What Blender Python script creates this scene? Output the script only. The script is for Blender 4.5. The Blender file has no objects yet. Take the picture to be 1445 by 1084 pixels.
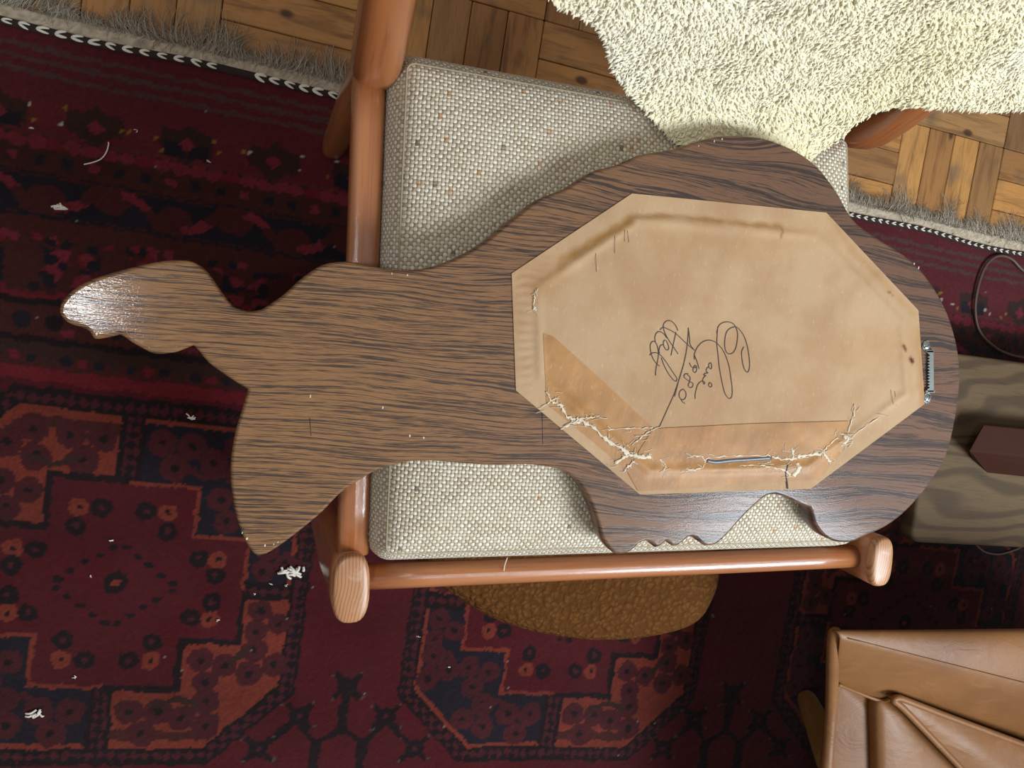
import bpy, bmesh, math, random
import numpy as np
from mathutils import Vector, Matrix
from mathutils.geometry import delaunay_2d_cdt, tessellate_polygon

rng = np.random.default_rng(7)
random.seed(7)
SC = bpy.context.scene
COL = SC.collection

# ------------------------------------------------------------------ camera
F, CX, CY, H = 1085.0, 722.5, 542.0, 1.245          # focal length in pixels, centre, camera height (m)
_up = -np.array([(421 - CX) / F, -(420 - CY) / F, -1.0]); _up /= np.linalg.norm(_up)
_v1 = np.array([3700 / F, -500 / F, -1.0]); _v1 -= _up * (_v1 @ _up); _v1 /= np.linalg.norm(_v1)
_v2 = np.cross(_up, _v1)
R = np.stack([_v1, _v2, _up])                        # world = R @ camera

def P(px, py, z=0.0):
    """point of the room seen at a photo pixel, at height z above the floor"""
    d = R @ np.array([(px - CX) / F, -(py - CY) / F, -1.0])
    t = (z - H) / d[2]
    return np.array([d[0] * t, d[1] * t, z])

def Q(p):
    c = (np.atleast_2d(p) - np.array([0, 0, H])) @ R
    return np.stack([CX + F * c[:, 0] / -c[:, 2], CY - F * c[:, 1] / -c[:, 2]], 1)

cam_d = bpy.data.cameras.new('camera')
cam = bpy.data.objects.new('camera', cam_d); COL.objects.link(cam)
m = Matrix.Identity(4)
for i in range(3):
    for j in range(3):
        m[i][j] = R[i, j]
m[2][3] = H
cam.matrix_world = m
cam_d.sensor_fit = 'HORIZONTAL'; cam_d.sensor_width = 36.0; cam_d.lens = 36.0 * F / 1445.0
cam_d.clip_start = 0.02
SC.camera = cam

# ------------------------------------------------------------------ light
SC.view_settings.view_transform = 'Standard'
SC.view_settings.look = 'None'
SC.view_settings.gamma = 1.0
SC.view_settings.exposure = -0.05
SC.view_settings.use_curve_mapping = False

world = bpy.data.worlds.new('room_ambient'); SC.world = world
world.use_nodes = True
bg = world.node_tree.nodes['Background']
bg.inputs[0].default_value = (1.0, 0.95, 0.88, 1.0)
bg.inputs[1].default_value = 0.31

def area(name, loc, target, sx, sy, power, color):
    d = bpy.data.lights.new(name, 'AREA'); d.shape = 'RECTANGLE'
    d.size, d.size_y, d.energy, d.color = sx, sy, power, color
    o = bpy.data.objects.new(name, d); COL.objects.link(o)
    o.location = loc
    o.rotation_euler = (Vector(target) - Vector(loc)).to_track_quat('-Z', 'Y').to_euler()
    return o
area('window_daylight', (1.75, -0.92, 2.05), (0.5, -0.05, 0.4), 0.95, 0.85, 79, (0.82, 0.925, 1.0))
area('ceiling_lamp_light', (-0.665, -0.13, 2.4), (-0.2, -0.03, 0.4), 0.11, 0.17, 7.5, (0.93, 0.97, 1.0))

# ------------------------------------------------------------------ helpers
def lin(c, k=1.0):
    o = []
    for v in c:
        v = v / 255.0
        v = v / 12.92 if v <= 0.04045 else ((v + 0.055) / 1.055) ** 2.4
        o.append(min(1.0, v * k))
    return np.array(o)

def rgba(c, k=1.0):
    a = lin(c, k); return (float(a[0]), float(a[1]), float(a[2]), 1.0)

class NT:
    """small wrapper for node materials"""
    def __init__(s, name):
        s.mat = bpy.data.materials.new(name); s.mat.use_nodes = True
        s.t = s.mat.node_tree; s.t.nodes.clear()
        s.out = s.t.nodes.new('ShaderNodeOutputMaterial')
        s.b = s.t.nodes.new('ShaderNodeBsdfPrincipled')
        s.t.links.new(s.b.outputs[0], s.out.inputs[0])
    def n(s, typ, **kw):
        nd = s.t.nodes.new('ShaderNode' + typ)
        for k, v in kw.items(): setattr(nd, k, v)
        return nd
    def set(s, sock, v):
        if hasattr(v, 'is_linked') or hasattr(v, 'links'): s.t.links.new(v, sock)
        else: sock.default_value = v
    def coord(s, which='Object'):
        return s.n('TexCoord').outputs[which]
    def map(s, vec, scale=(1, 1, 1), rot=(0, 0, 0), loc=(0, 0, 0)):
        nd = s.n('Mapping'); s.set(nd.inputs[0], vec)
        nd.inputs[1].default_value = loc; nd.inputs[2].default_value = rot; nd.inputs[3].default_value = scale
        return nd.outputs[0]
    def noise(s, vec, scale, detail=2, rough=0.5, dist=0.0, out=0):
        nd = s.n('TexNoise'); s.set(nd.inputs['Vector'], vec); nd.inputs['Scale'].default_value = scale
        nd.inputs['Detail'].default_value = detail; nd.inputs['Roughness'].default_value = rough
        nd.inputs['Distortion'].default_value = dist
        return nd.outputs[out]
    def voro(s, vec, scale, feature='F1', out='Distance'):
        nd = s.n('TexVoronoi'); nd.feature = feature; s.set(nd.inputs['Vector'], vec); nd.inputs['Scale'].default_value = scale
        return nd.outputs[out]
    def m(s, op, a, b=0.0, c=0.0, clamp=False):
        nd = s.n('Math', operation=op, use_clamp=clamp)
        s.set(nd.inputs[0], a); s.set(nd.inputs[1], b); s.set(nd.inputs[2], c)
        return nd.outputs[0]
    def ramp(s, fac, stops, interp='LINEAR'):
        nd = s.n('ValToRGB'); nd.color_ramp.interpolation = interp
        e = nd.color_ramp.elements
        while len(e) < len(stops): e.new(0.5)
        for i, (p, c) in enumerate(stops):
            e[i].position = p; e[i].color = c if len(c) == 4 else (*c, 1)
        s.set(nd.inputs[0], fac); return nd.outputs[0]
    def step(s, v, a, b):
        nd = s.n('MapRange'); nd.interpolation_type = 'SMOOTHSTEP'
        s.set(nd.inputs[0], v); nd.inputs[1].default_value = a; nd.inputs[2].default_value = b
        return nd.outputs[0]
    def mix(s, fac, a, b, mode='MIX'):
        nd = s.n('Mix', data_type='RGBA', blend_type=mode)
        s.set(nd.inputs[0], fac); s.set(nd.inputs[6], a); s.set(nd.inputs[7], b)
        return nd.outputs[2]
    def sep(s, vec):
        nd = s.n('SeparateXYZ'); s.set(nd.inputs[0], vec); return nd.outputs
    def comb(s, x, y, z=0.0):
        nd = s.n('CombineXYZ')
        for i, v in enumerate((x, y, z)): s.set(nd.inputs[i], v)
        return nd.outputs[0]
    def bump(s, h, strength, dist, normal=None):
        nd = s.n('Bump'); nd.inputs['Strength'].default_value = strength; nd.inputs['Distance'].default_value = dist
        s.set(nd.inputs['Height'], h)
        if normal is not None: s.set(nd.inputs['Normal'], normal)
        return nd.outputs[0]
    def done(s, color=None, rough=0.5, normal=None, spec=0.5, coat=0.0, coat_rough=0.1, coat_normal=None, metal=0.0, sheen=0.0):
        b = s.b
        if color is not None: s.set(b.inputs['Base Color'], color)
        s.set(b.inputs['Roughness'], rough)
        b.inputs['Specular IOR Level'].default_value = spec
        b.inputs['Metallic'].default_value = metal
        b.inputs['Coat Weight'].default_value = coat; b.inputs['Coat Roughness'].default_value = coat_rough
        b.inputs['Sheen Weight'].default_value = sheen
        if coat >= 1.0: b.inputs['Coat IOR'].default_value = 1.6
        if normal is not None: s.set(b.inputs['Normal'], normal)
        if coat_normal is not None: s.set(b.inputs['Coat Normal'], coat_normal)
        return s.mat

def make_mesh(name, verts, faces, uv=None, col=None, smooth=True):
    me = bpy.data.meshes.new(name)
    me.from_pydata([tuple(map(float, v)) for v in verts], [], [tuple(map(int, f)) for f in faces])
    if uv is not None:
        l = me.uv_layers.new(name='UVMap')
        idx = np.empty(len(me.loops), dtype=np.int32); me.loops.foreach_get('vertex_index', idx)
        l.data.foreach_set('uv', np.asarray(uv, dtype=np.float32)[idx].ravel())
    if col is not None:
        a = me.color_attributes.new('Col', 'FLOAT_COLOR', 'POINT')
        c = np.ones((len(verts), 4), dtype=np.float32); c[:, :3] = col
        a.data.foreach_set('color', c.ravel())
    if smooth: me.polygons.foreach_set('use_smooth', np.ones(len(me.polygons), dtype=bool))
    me.update(); return me

def quad_mesh(name, V, Fq, col=None, uv=None, smooth=True):
    """fast numpy mesh; Fq is (n,3) or (n,4)"""
    V = np.asarray(V, dtype=np.float32); Fq = np.asarray(Fq, dtype=np.int32)
    me = bpy.data.meshes.new(name); k = Fq.shape[1]
    me.vertices.add(len(V)); me.vertices.foreach_set('co', V.ravel())
    me.loops.add(Fq.size); me.loops.foreach_set('vertex_index', Fq.ravel())
    me.polygons.add(len(Fq)); me.polygons.foreach_set('loop_start', np.arange(0, Fq.size, k, dtype=np.int32))
    me.polygons.foreach_set('loop_total', np.full(len(Fq), k, dtype=np.int32))
    if smooth: me.polygons.foreach_set('use_smooth', np.ones(len(Fq), dtype=bool))
    me.update(calc_edges=True)
    if col is not None:
        a = me.color_attributes.new('Col', 'FLOAT_COLOR', 'POINT')
        c = np.ones((len(V), 4), dtype=np.float32); c[:, :3] = col
        a.data.foreach_set('color', c.ravel())
    if uv is not None:
        l = me.uv_layers.new(name='UVMap'); l.data.foreach_set('uv', np.asarray(uv, dtype=np.float32)[Fq.ravel()].ravel())
    me.validate(); return me

def link(name, me, mat, parent=None, loc=(0, 0, 0)):
    o = bpy.data.objects.new(name, me); COL.objects.link(o)
    o.location = loc
    if mat is not None and me is not None and len(me.materials) == 0: me.materials.append(mat)
    if parent is not None: o.parent = parent
    return o

def thing(name, loc, label, cat, group=None, kind=None):
    o = bpy.data.objects.new(name, None); COL.objects.link(o); o.location = tuple(map(float, loc))
    o.empty_display_size = 0.05
    return tag(o, label, cat, group, kind)

def tag(o, label=None, cat=None, group=None, kind=None):
    if label: o['label'] = label
    if cat: o['category'] = cat
    if group: o['group'] = group
    if kind: o['kind'] = kind
    return o

def part(name, V, Fc, mat, parent, uv=None, col=None, smooth=True):
    """mesh given in room coordinates, made a child of its thing"""
    off = np.array(world_loc(parent)) if parent is not None else np.zeros(3)
    me = make_mesh(name, np.asarray(V, dtype=float) - off, Fc, uv, col, smooth)
    return link(name, me, mat, parent)

def world_loc(o):
    l = Vector(o.location)
    while o.parent: o = o.parent; l = l + Vector(o.location)
    return l

def catmull(pts, n=6, closed=False):
    pts = np.asarray(pts, dtype=float); N = len(pts); out = []
    rngi = range(N) if closed else range(N - 1)
    for i in rngi:
        if closed: p0, p1, p2, p3 = pts[i - 1], pts[i], pts[(i + 1) % N], pts[(i + 2) % N]
        else: p0, p1, p2, p3 = pts[max(i - 1, 0)], pts[i], pts[i + 1], pts[min(i + 2, N - 1)]
        for k in range(n):
            t = k / n
            out.append(0.5 * ((2 * p1) + (-p0 + p2) * t + (2 * p0 - 5 * p1 + 4 * p2 - p3) * t * t + (-p0 + 3 * p1 - 3 * p2 + p3) * t ** 3))
    if not closed: out.append(pts[-1])
    return np.array(out)

def sweep(path, rx, ry=None, xdir=None, n=16, expo=2.0, closed=False, round_ends=0):
    """tube with an (super)elliptic section; returns verts, faces, uv (length, around)"""
    path = np.asarray(path, dtype=float); N = len(path)
    rx = np.broadcast_to(np.asarray(rx, dtype=float), (N,)).copy()
    ry = rx.copy() if ry is None else np.broadcast_to(np.asarray(ry, dtype=float), (N,)).copy()
    tan = np.gradient(path, axis=0) if not closed else np.roll(path, -1, 0) - np.roll(path, 1, 0)
    tan /= np.linalg.norm(tan, axis=1)[:, None] + 1e-12
    L = np.concatenate([[0], np.cumsum(np.linalg.norm(np.diff(path, axis=0), axis=1))])
    if round_ends and not closed:
        ths = np.linspace(math.pi / 2, 0, round_ends, endpoint=False)
        pre_p, pre_r, post_p, post_r = [], [], [], []
        for th in ths:
            e = min(rx[0], ry[0]) * 0.9; pre_p.append(path[0] - tan[0] * e * math.sin(th)); pre_r.append(max(0.02, math.cos(th)))
        for th in ths[::-1]:
            e = min(rx[-1], ry[-1]) * 0.9; post_p.append(path[-1] + tan[-1] * e * math.sin(th)); post_r.append(max(0.02, math.cos(th)))
        k = len(ths)
        path = np.concatenate([pre_p, path, post_p]); rx = np.concatenate([rx[0] * np.array(pre_r), rx, rx[-1] * np.array(post_r)])
        ry = np.concatenate([ry[0] * np.array(pre_r), ry, ry[-1] * np.array(post_r)])
        tan = np.concatenate([np.repeat(tan[:1], k, 0), tan, np.repeat(tan[-1:], k, 0)]); N = len(path)
        L = np.concatenate([[0], np.cumsum(np.linalg.norm(np.diff(path, axis=0), axis=1))])
    if xdir is None:
        xdir = np.array([0, 0, 1.0]) if abs(tan[0][2]) < 0.9 else np.array([1.0, 0, 0])
    xdir = np.asarray(xdir, dtype=float)
    V, uv = [], []
    th = np.linspace(0, 2 * math.pi, n, endpoint=False)
    c, s = np.cos(th), np.sin(th)
    cc = np.sign(c) * np.abs(c) ** (2 / expo); ss = np.sign(s) * np.abs(s) ** (2 / expo)
    for i in range(N):
        a = xdir - tan[i] * (xdir @ tan[i]); a /= np.linalg.norm(a); b = np.cross(tan[i], a)
        for k in range(n):
            V.append(path[i] + a * rx[i] * cc[k] + b * ry[i] * ss[k]); uv.append((L[i], th[k] / 6.283 * 0.12))
    Fc = []
    rows = N if closed else N - 1
    for i in range(rows):
        i2 = (i + 1) % N
        for k in range(n):
            k2 = (k + 1) % n; Fc.append((i * n + k, i * n + k2, i2 * n + k2, i2 * n + k))
    if not closed:
        Fc.append(tuple(range(n))[::-1]); Fc.append(tuple((N - 1) * n + k for k in range(n)))
    return V, Fc, uv

def poly_normals(pts):
    pts = np.asarray(pts); d = np.roll(pts, -1, 0) - pts
    d /= np.linalg.norm(d, axis=1)[:, None] + 1e-12
    nrm = np.stack([d[:, 1], -d[:, 0]], 1)                 # outward for counter-clockwise
    v = nrm + np.roll(nrm, 1, 0); l = np.linalg.norm(v, axis=1)[:, None]
    v = v / np.maximum(l, 1e-9)
    cosh = np.clip((v * nrm).sum(1), 0.55, 1)[:, None]
    return v / cosh

def signed_area(p):
    x, y = p[:, 0], p[:, 1]; return 0.5 * np.sum(x * np.roll(y, -1) - np.roll(x, -1) * y)

def rings_solid(outline, prof, cap_top=True, cap_bot=True):
    """stack of rings: prof = [(outward offset, z), ...] bottom to top on a counter-clockwise outline"""
    o = np.asarray(outline, dtype=float)[:, :2]
    if signed_area(o) < 0: o = o[::-1]
    nn = poly_normals(o); N = len(o); V = []
    for off, z in prof:
        q = o + nn * off; V += [(x, y, z) for x, y in q]
    Fc = []
    for r in range(len(prof) - 1):
        for k in range(N):
            k2 = (k + 1) % N; Fc.append((r * N + k, r * N + k2, (r + 1) * N + k2, (r + 1) * N + k))
    def cap(r, flip):
        base = r * N
        tri = tessellate_polygon([[Vector((V[base + i][0], V[base + i][1], 0)) for i in range(N)]])
        for t in tri:
            a = np.array([V[base + i][:2] for i in t]); ar = signed_area(a)
            if abs(ar) < 1e-12: continue
            t = tuple(base + i for i in t)
            if (ar < 0) != flip: t = t[::-1]
            Fc.append(t)
    if cap_top: cap(len(prof) - 1, False)
    if cap_bot: cap(0, True)
    return V, Fc

def rounded_poly(corners, radii, seg=8):
    c = [np.asarray(p, dtype=float)[:2] for p in corners]; N = len(c); out = []
    for i in range(N):
        p, a, b = c[i], c[i - 1], c[(i + 1) % N]; r = radii[i] if hasattr(radii, '__len__') else radii
        ua = (a - p) / np.linalg.norm(a - p); ub = (b - p) / np.linalg.norm(b - p)
        ang = math.acos(np.clip(ua @ ub, -1, 1)); t = r / math.tan(ang / 2)
        q0, q2 = p + ua * t, p + ub * t
        cen = p + (ua + ub) / np.linalg.norm(ua + ub) * (r / math.sin(ang / 2))
        a0 = math.atan2(*(q0 - cen)[::-1]); a1 = math.atan2(*(q2 - cen)[::-1])
        d = (a1 - a0 + math.pi) % (2 * math.pi) - math.pi
        for k in range(seg + 1):
            th = a0 + d * k / seg; out.append(cen + r * np.array([math.cos(th), math.sin(th)]))
    return np.array(out)

def densify(poly, step):
    out = []
    for i in range(len(poly)):
        a, b = poly[i], poly[(i + 1) % len(poly)]; n = max(1, int(np.linalg.norm(b - a) / step))
        for k in range(n): out.append(a + (b - a) * k / n)
    return np.array(out)

def inside(px, py, poly):
    poly = np.asarray(poly); r = np.zeros(px.shape, dtype=bool); j = len(poly) - 1
    for i in range(len(poly)):
        xi, yi = poly[i][0], poly[i][1]; xj, yj = poly[j][0], poly[j][1]
        cnd = ((yi > py) != (yj > py)) & (px < (xj - xi) * (py - yi) / (yj - yi + 1e-15) + xi)
        r ^= cnd; j = i
    return r

def seg_dist(X, Y, p, q):
    d = np.array(q) - np.array(p); l2 = (d ** 2).sum() + 1e-15
    t = np.clip(((X - p[0]) * d[0] + (Y - p[1]) * d[1]) / l2, 0, 1)
    return np.hypot(X - p[0] - t * d[0], Y - p[1] - t * d[1])

def vnoise(X, Y, scale, seed):
    """smooth value noise 0..1"""
    r = np.random.default_rng(seed); T = r.random((256, 256))
    x, y = X / scale + 1000, Y / scale + 1000
    xi, yi = np.floor(x).astype(int), np.floor(y).astype(int); fx, fy = x - xi, y - yi
    fx, fy = fx * fx * (3 - 2 * fx), fy * fy * (3 - 2 * fy)
    g = lambda a, b: T[a % 256, b % 256]
    return (g(xi, yi) * (1 - fx) + g(xi + 1, yi) * fx) * (1 - fy) + (g(xi, yi + 1) * (1 - fx) + g(xi + 1, yi + 1) * fx) * fy

# ------------------------------------------------------------------ materials
def mat_oak():
    s = NT('dark_oiled_oak'); c = s.map(s.coord(), rot=(0, 0, math.radians(-3.5)))
    x, y, z = s.sep(c)
    warp = s.noise(s.map(c, (2.4, 6.0, 2)), 1.0, 2, 0.5)
    warp2 = s.noise(s.map(c, (10, 30, 2)), 1.0, 2, 0.5)
    big = s.noise(c, 5.0, 2)
    right = s.step(s.m('ADD', x, s.m('MULTIPLY', s.m('SUBTRACT', big, 0.5), 0.2)), -0.35, 0.25)
    amp = s.m('ADD', 0.035, s.m('MULTIPLY', right, 0.085))
    yy = s.m('ADD', y, s.m('ADD', s.m('MULTIPLY', s.m('SUBTRACT', warp, 0.5), amp), s.m('MULTIPLY', s.m('SUBTRACT', warp2, 0.5), 0.005)))
    ring = s.m('SINE', s.m('MULTIPLY', yy, 6.283 * 190))
    ring2 = s.m('SINE', s.m('MULTIPLY', yy, 6.283 * 38))
    cv = s.comb(s.m('MULTIPLY', x, 14), s.m('MULTIPLY', yy, 980), s.m('MULTIPLY', z, 60))
    pore = s.noise(cv, 1.0, 3, 0.62)
    cv2 = s.comb(s.m('MULTIPLY', x, 55), s.m('MULTIPLY', yy, 1500), 3.0)
    streak = s.noise(cv2, 1.0, 2, 0.6)
    flame = s.m('MULTIPLY', ring2, s.m('ADD', 0.015, s.m('MULTIPLY', right, 0.075)))
    v = s.m('ADD', pore, s.m('ADD', s.m('MULTIPLY', ring, 0.045), s.m('ADD', flame, s.m('MULTIPLY', s.m('SUBTRACT', streak, 0.5), 0.30))))
    dark = s.step(v, 0.485, 0.585)
    warm = s.mix(right, rgba((142, 101, 64)), rgba((108, 77, 60)))
    warm = s.mix(s.m('MULTIPLY', s.step(streak, 0.35, 0.65), 0.45), warm, rgba((92, 62, 43)))
    col = s.mix(s.m('MULTIPLY', dark, 0.86), warm, rgba((44, 37, 36)))
    h = s.m('SUBTRACT', s.m('MULTIPLY', pore, 0.3), dark)
    grime = s.noise(c, 160, 2)
    nrm = s.bump(s.m('ADD', h, s.m('MULTIPLY', grime, 0.4)), 0.35, 0.0006)
    lac = s.bump(s.m('ADD', s.noise(c, 520, 2, 0.6), s.m('MULTIPLY', h, 0.2)), 0.27, 0.0003)
    return s.done(col, 0.55, nrm, 0.25, coat=0.38, coat_rough=0.025, coat_normal=lac)

def mat_teak(name, c1, c2, coat=1.0):
    s = NT(name); uv = s.coord('UV'); c = s.map(uv, (10, 260, 1))
    n1 = s.noise(c, 1.0, 3, 0.6); n2 = s.noise(s.map(uv, (3, 40, 1)), 1.0, 2)
    col = s.mix(s.step(n2, 0.3, 0.7), rgba(c1), rgba(c2))
    col = s.mix(s.m('MULTIPLY', s.step(n1, 0.5, 0.75), 0.45), col, rgba((96, 50, 26)))
    nrm = s.bump(n1, 0.18, 0.0006)
    return s.done(col, 0.45, nrm, 0.4, coat=coat, coat_rough=0.13, coat_normal=s.bump(s.noise(s.map(uv, (500, 700, 1)), 1.0, 2), 0.45, 0.0005))

def mat_endgrain():
    s = NT('teak_end_grain'); c = s.coord()
    n = s.noise(c, 22, 2)
    x, y, z = s.sep(c)
    r = s.m('ADD', s.m('MULTIPLY', x, 260), s.m('ADD', s.m('MULTIPLY', s.m('MULTIPLY', y, y), 500), s.m('MULTIPLY', n, 2.0)))
    ring = s.m('FRACT', r)
    col = s.mix(s.step(ring, 0.55, 1.0), rgba((178, 126, 86)), rgba((138, 90, 56)))
    col = s.mix(s.m('MULTIPLY', s.step(s.noise(c, 60, 2), 0.6, 0.75), 0.5), col, rgba((190, 160, 130)))
    return s.done(col, 0.45, s.bump(ring, 0.2, 0.0004), 0.45, coat=0.3, coat_rough=0.3)

def mat_weave():
    s = NT('tweed_weave'); uv = s.coord('UV')
    wob = s.noise(uv, 60, 2, 0.5, out=1)
    sv = s.n('VectorMath', operation='SCALE'); s.set(sv.inputs[0], wob); sv.inputs['Scale'].default_value = 0.0030
    av = s.n('VectorMath', operation='ADD'); s.set(av.inputs[0], uv); s.set(av.inputs[1], sv.outputs[0])
    x, y, _ = s.sep(av.outputs[0])
    u = s.m('MULTIPLY', x, 1 / 0.0040); v = s.m('MULTIPLY', y, 1 / 0.0040)
    fu, fv = s.m('FRACT', u), s.m('FRACT', v)
    su = s.m('SINE', s.m('MULTIPLY', s.m('ADD', s.m('FLOOR', u), 0.5), math.pi))
    sv_ = s.m('SINE', s.m('MULTIPLY', s.m('ADD', s.m('FLOOR', v), 0.5), math.pi))
    circ = lambda f: s.m('SQRT', s.m('MAXIMUM', s.m('SUBTRACT', 1.0, s.m('POWER', s.m('ABSOLUTE', s.m('MULTIPLY', s.m('SUBTRACT', f, 0.5), 2.1)), 2.0)), 0.0))
    hw = s.m('ADD', s.m('MULTIPLY', su, s.m('SINE', s.m('MULTIPLY', v, math.pi))), circ(fu))
    hf = s.m('ADD', s.m('MULTIPLY', s.m('MULTIPLY', sv_, s.m('SINE', s.m('MULTIPLY', u, math.pi))), -1.0), circ(fv))
    h = s.m('MAXIMUM', hw, hf)
    top = s.m('GREATER_THAN', hw, hf)
    fib = s.noise(s.map(uv, (900, 900, 1)), 1.0, 2)
    yarn_id = s.noise(s.comb(s.m('FLOOR', u), s.m('FLOOR', s.m('MULTIPLY', v, 0.25)), 0), 0.9, 1)
    yarn_id2 = s.noise(s.comb(s.m('FLOOR', s.m('MULTIPLY', u, 0.25)), s.m('FLOOR', v), 5), 0.9, 1)
    cw = s.mix(s.step(yarn_id, 0.3, 0.7), rgba((240, 234, 222)), rgba((222, 212, 194)))
    cf = s.mix(s.step(yarn_id2, 0.3, 0.7), rgba((206, 192, 166)), rgba((176, 158, 128)))
    col = s.mix(top, cf, cw)
    col = s.mix(s.m('MULTIPLY', s.step(h, 1.25, 0.65), 0.8), col, rgba((140, 116, 84)))        # browner where the weave height is low, between the yarns
    col = s.mix(s.m('MULTIPLY', fib, 0.35), col, rgba((190, 176, 150)), 'MULTIPLY')
    cell = s.comb(s.m('FLOOR', u), s.m('FLOOR', s.m('MULTIPLY', v, 0.7)), 2)
    wn = s.n('TexWhiteNoise', noise_dimensions='2D'); s.set(wn.inputs['Vector'], cell)
    clus = s.noise(uv, 14, 2)
    pick = s.m('ADD', wn.outputs[0], s.m('MULTIPLY', clus, 0.05))
    col = s.mix(s.m('MULTIPLY', s.m('GREATER_THAN', pick, 1.017), 0.6), col, rgba((176, 110, 40)))
    wn2 = s.n('TexWhiteNoise', noise_dimensions='2D'); s.set(wn2.inputs['Vector'], s.map(cell, loc=(37, 11, 0)))
    col = s.mix(s.m('MULTIPLY', s.m('GREATER_THAN', s.m('ADD', wn2.outputs[0], s.m('MULTIPLY', clus, 0.03)), 1.010), 0.65), col, rgba((58, 46, 36)))
    nrm = s.bump(s.m('ADD', h, s.m('MULTIPLY', fib, 0.6)), 0.7, 0.0014)
    return s.done(col, 0.9, nrm, 0.2, sheen=0.15)

def mat_attr(name, rough=0.95, bump_scale=600, bump_s=0.5, bump_d=0.002, var=0.35, sheen=0.0, spec=0.1):
    s = NT(name); a = s.n('VertexColor'); a.layer_name = 'Col'
    c = s.coord(); n = s.noise(c, bump_scale, 2, 0.6); n2 = s.noise(c, 30, 3, 0.6)
    k = s.m('ADD', 1.0 - var / 2, s.m('MULTIPLY', s.m('ADD', s.m('MULTIPLY', n, 0.6), s.m('MULTIPLY', n2, 0.4)), var))
    col = s.mix(1.0, a.outputs[0], s.comb(k, k, k), 'MULTIPLY')
    return s.done(col, rough, s.bump(s.m('ADD', n, n2), bump_s, bump_d), spec, sheen=sheen)

def mat_leather():
    s = NT('cognac_leather'); c = s.coord()
    n = s.noise(c, 5, 3, 0.55); g = s.voro(c, 420); w = s.noise(s.map(c, (14, 26, 14)), 1.0, 3, 0.55, 1.2)
    col = s.mix(s.step(n, 0.3, 0.7), rgba((124, 82, 44)), rgba((104, 65, 33)))
    col = s.mix(s.m('MULTIPLY', s.step(w, 0.56, 0.7), 0.2), col, rgba((140, 100, 62)))
    nrm = s.bump(g, 0.12, 0.0006, s.bump(w, 0.35, 0.004))
    return s.done(col, 0.5, nrm, 0.35)

def mat_boucle():
    s = NT('brown_boucle'); c = s.coord()
    wv = s.noise(c, 70, 2, 0.5, out=1)
    sv = s.n('VectorMath', operation='SCALE'); s.set(sv.inputs[0], wv); sv.inputs['Scale'].default_value = 0.012
    av = s.n('VectorMath', operation='ADD'); s.set(av.inputs[0], c); s.set(av.inputs[1], sv.outputs[0])
    d = s.voro(av.outputs[0], 115); n = s.noise(c, 600, 2)
    col = s.mix(s.step(d, 0.15, 0.6), rgba((100, 64, 31)), rgba((84, 51, 24)))
    nrm = s.bump(s.m('ADD', s.m('MULTIPLY', d, -1.0), s.m('MULTIPLY', n, 0.15)), 0.9, 0.004)
    return s.done(col, 0.95, nrm, 0.05)

def mat_plain(name, c, rough=0.5, metal=0.0, spec=0.5, nscale=200, nb=0.1, var=0.25):
    s = NT(name); n = s.noise(s.coord(), nscale, 2)
    col = s.mix(s.m('MULTIPLY', n, var), rgba(c), rgba(tuple(v * 0.5 for v in c)))
    return s.done(col, rough, s.bump(n, nb, 0.0005), spec, metal=metal)

def mat_paper(name, c, c2, glossy=0.75):
    s = NT(name); a = s.n('VertexColor'); a.layer_name = 'Col'
    c0 = s.coord(); n = s.noise(c0, 14, 3, 0.6); f = s.noise(c0, 900, 2, 0.7); fl = s.noise(s.map(c0, (350, 120, 1)), 1.0, 2)
    col = s.mix(s.step(n, 0.35, 0.7), rgba(c), rgba(c2))
    col = s.mix(s.m('MULTIPLY', s.step(f, 0.55, 0.75), 0.35), col, rgba((150, 112, 72)))
    col = s.mix(s.m('MULTIPLY', s.step(fl, 0.6, 0.8), 0.2), col, rgba((232, 205, 165)))
    col = s.mix(1.0, col, a.outputs[0], 'MULTIPLY')
    wr = s.noise(s.map(c0, (40, 14, 1)), 1.0, 3, 0.55, 0.8)
    return s.done(col, glossy, s.bump(f, 0.25, 0.0003, s.bump(wr, 0.35, 0.002)), 0.3)

def mat_parquet():
    s = NT('parquet_oak'); c = s.coord()
    oi = s.n('ObjectInfo'); r = oi.outputs['Random']
    off = s.comb(s.m('MULTIPLY', r, 37.0), s.m('MULTIPLY', r, 91.0), 0)
    av = s.n('VectorMath', operation='ADD'); s.set(av.inputs[0], c); s.set(av.inputs[1], off)
    n = s.noise(s.map(av.outputs[0], (7, 60, 1)), 1.0, 3, 0.6, 0.6); fine = s.noise(s.map(av.outputs[0], (30, 480, 1)), 1.0, 2)
    base = s.ramp(r, [(0.0, rgba((150, 104, 60))), (0.35, rgba((186, 130, 72))), (0.6, rgba((120, 88, 58))), (0.8, rgba((196, 140, 76))), (1.0, rgba((140, 108, 76)))])
    col = s.mix(s.m('MULTIPLY', s.step(n, 0.45, 0.7), 0.6), base, rgba((92, 58, 30)))
    col = s.mix(s.m('MULTIPLY', s.step(fine, 0.55, 0.72), 0.4), col, rgba((84, 56, 34)))
    kn = s.voro(s.map(av.outputs[0], (9, 16, 1)), 1.0)
    col = s.mix(s.m('MULTIPLY', s.step(kn, 0.14, 0.06), 0.85), col, rgba((52, 32, 20)))
    dirt = s.noise(av.outputs[0], 9, 3, 0.6)
    col = s.mix(s.m('MULTIPLY', s.step(dirt, 0.55, 0.72), 0.55), col, rgba((86, 78, 68)))
    return s.done(col, 0.45, s.bump(fine, 0.15, 0.0006), 0.4)

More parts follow.
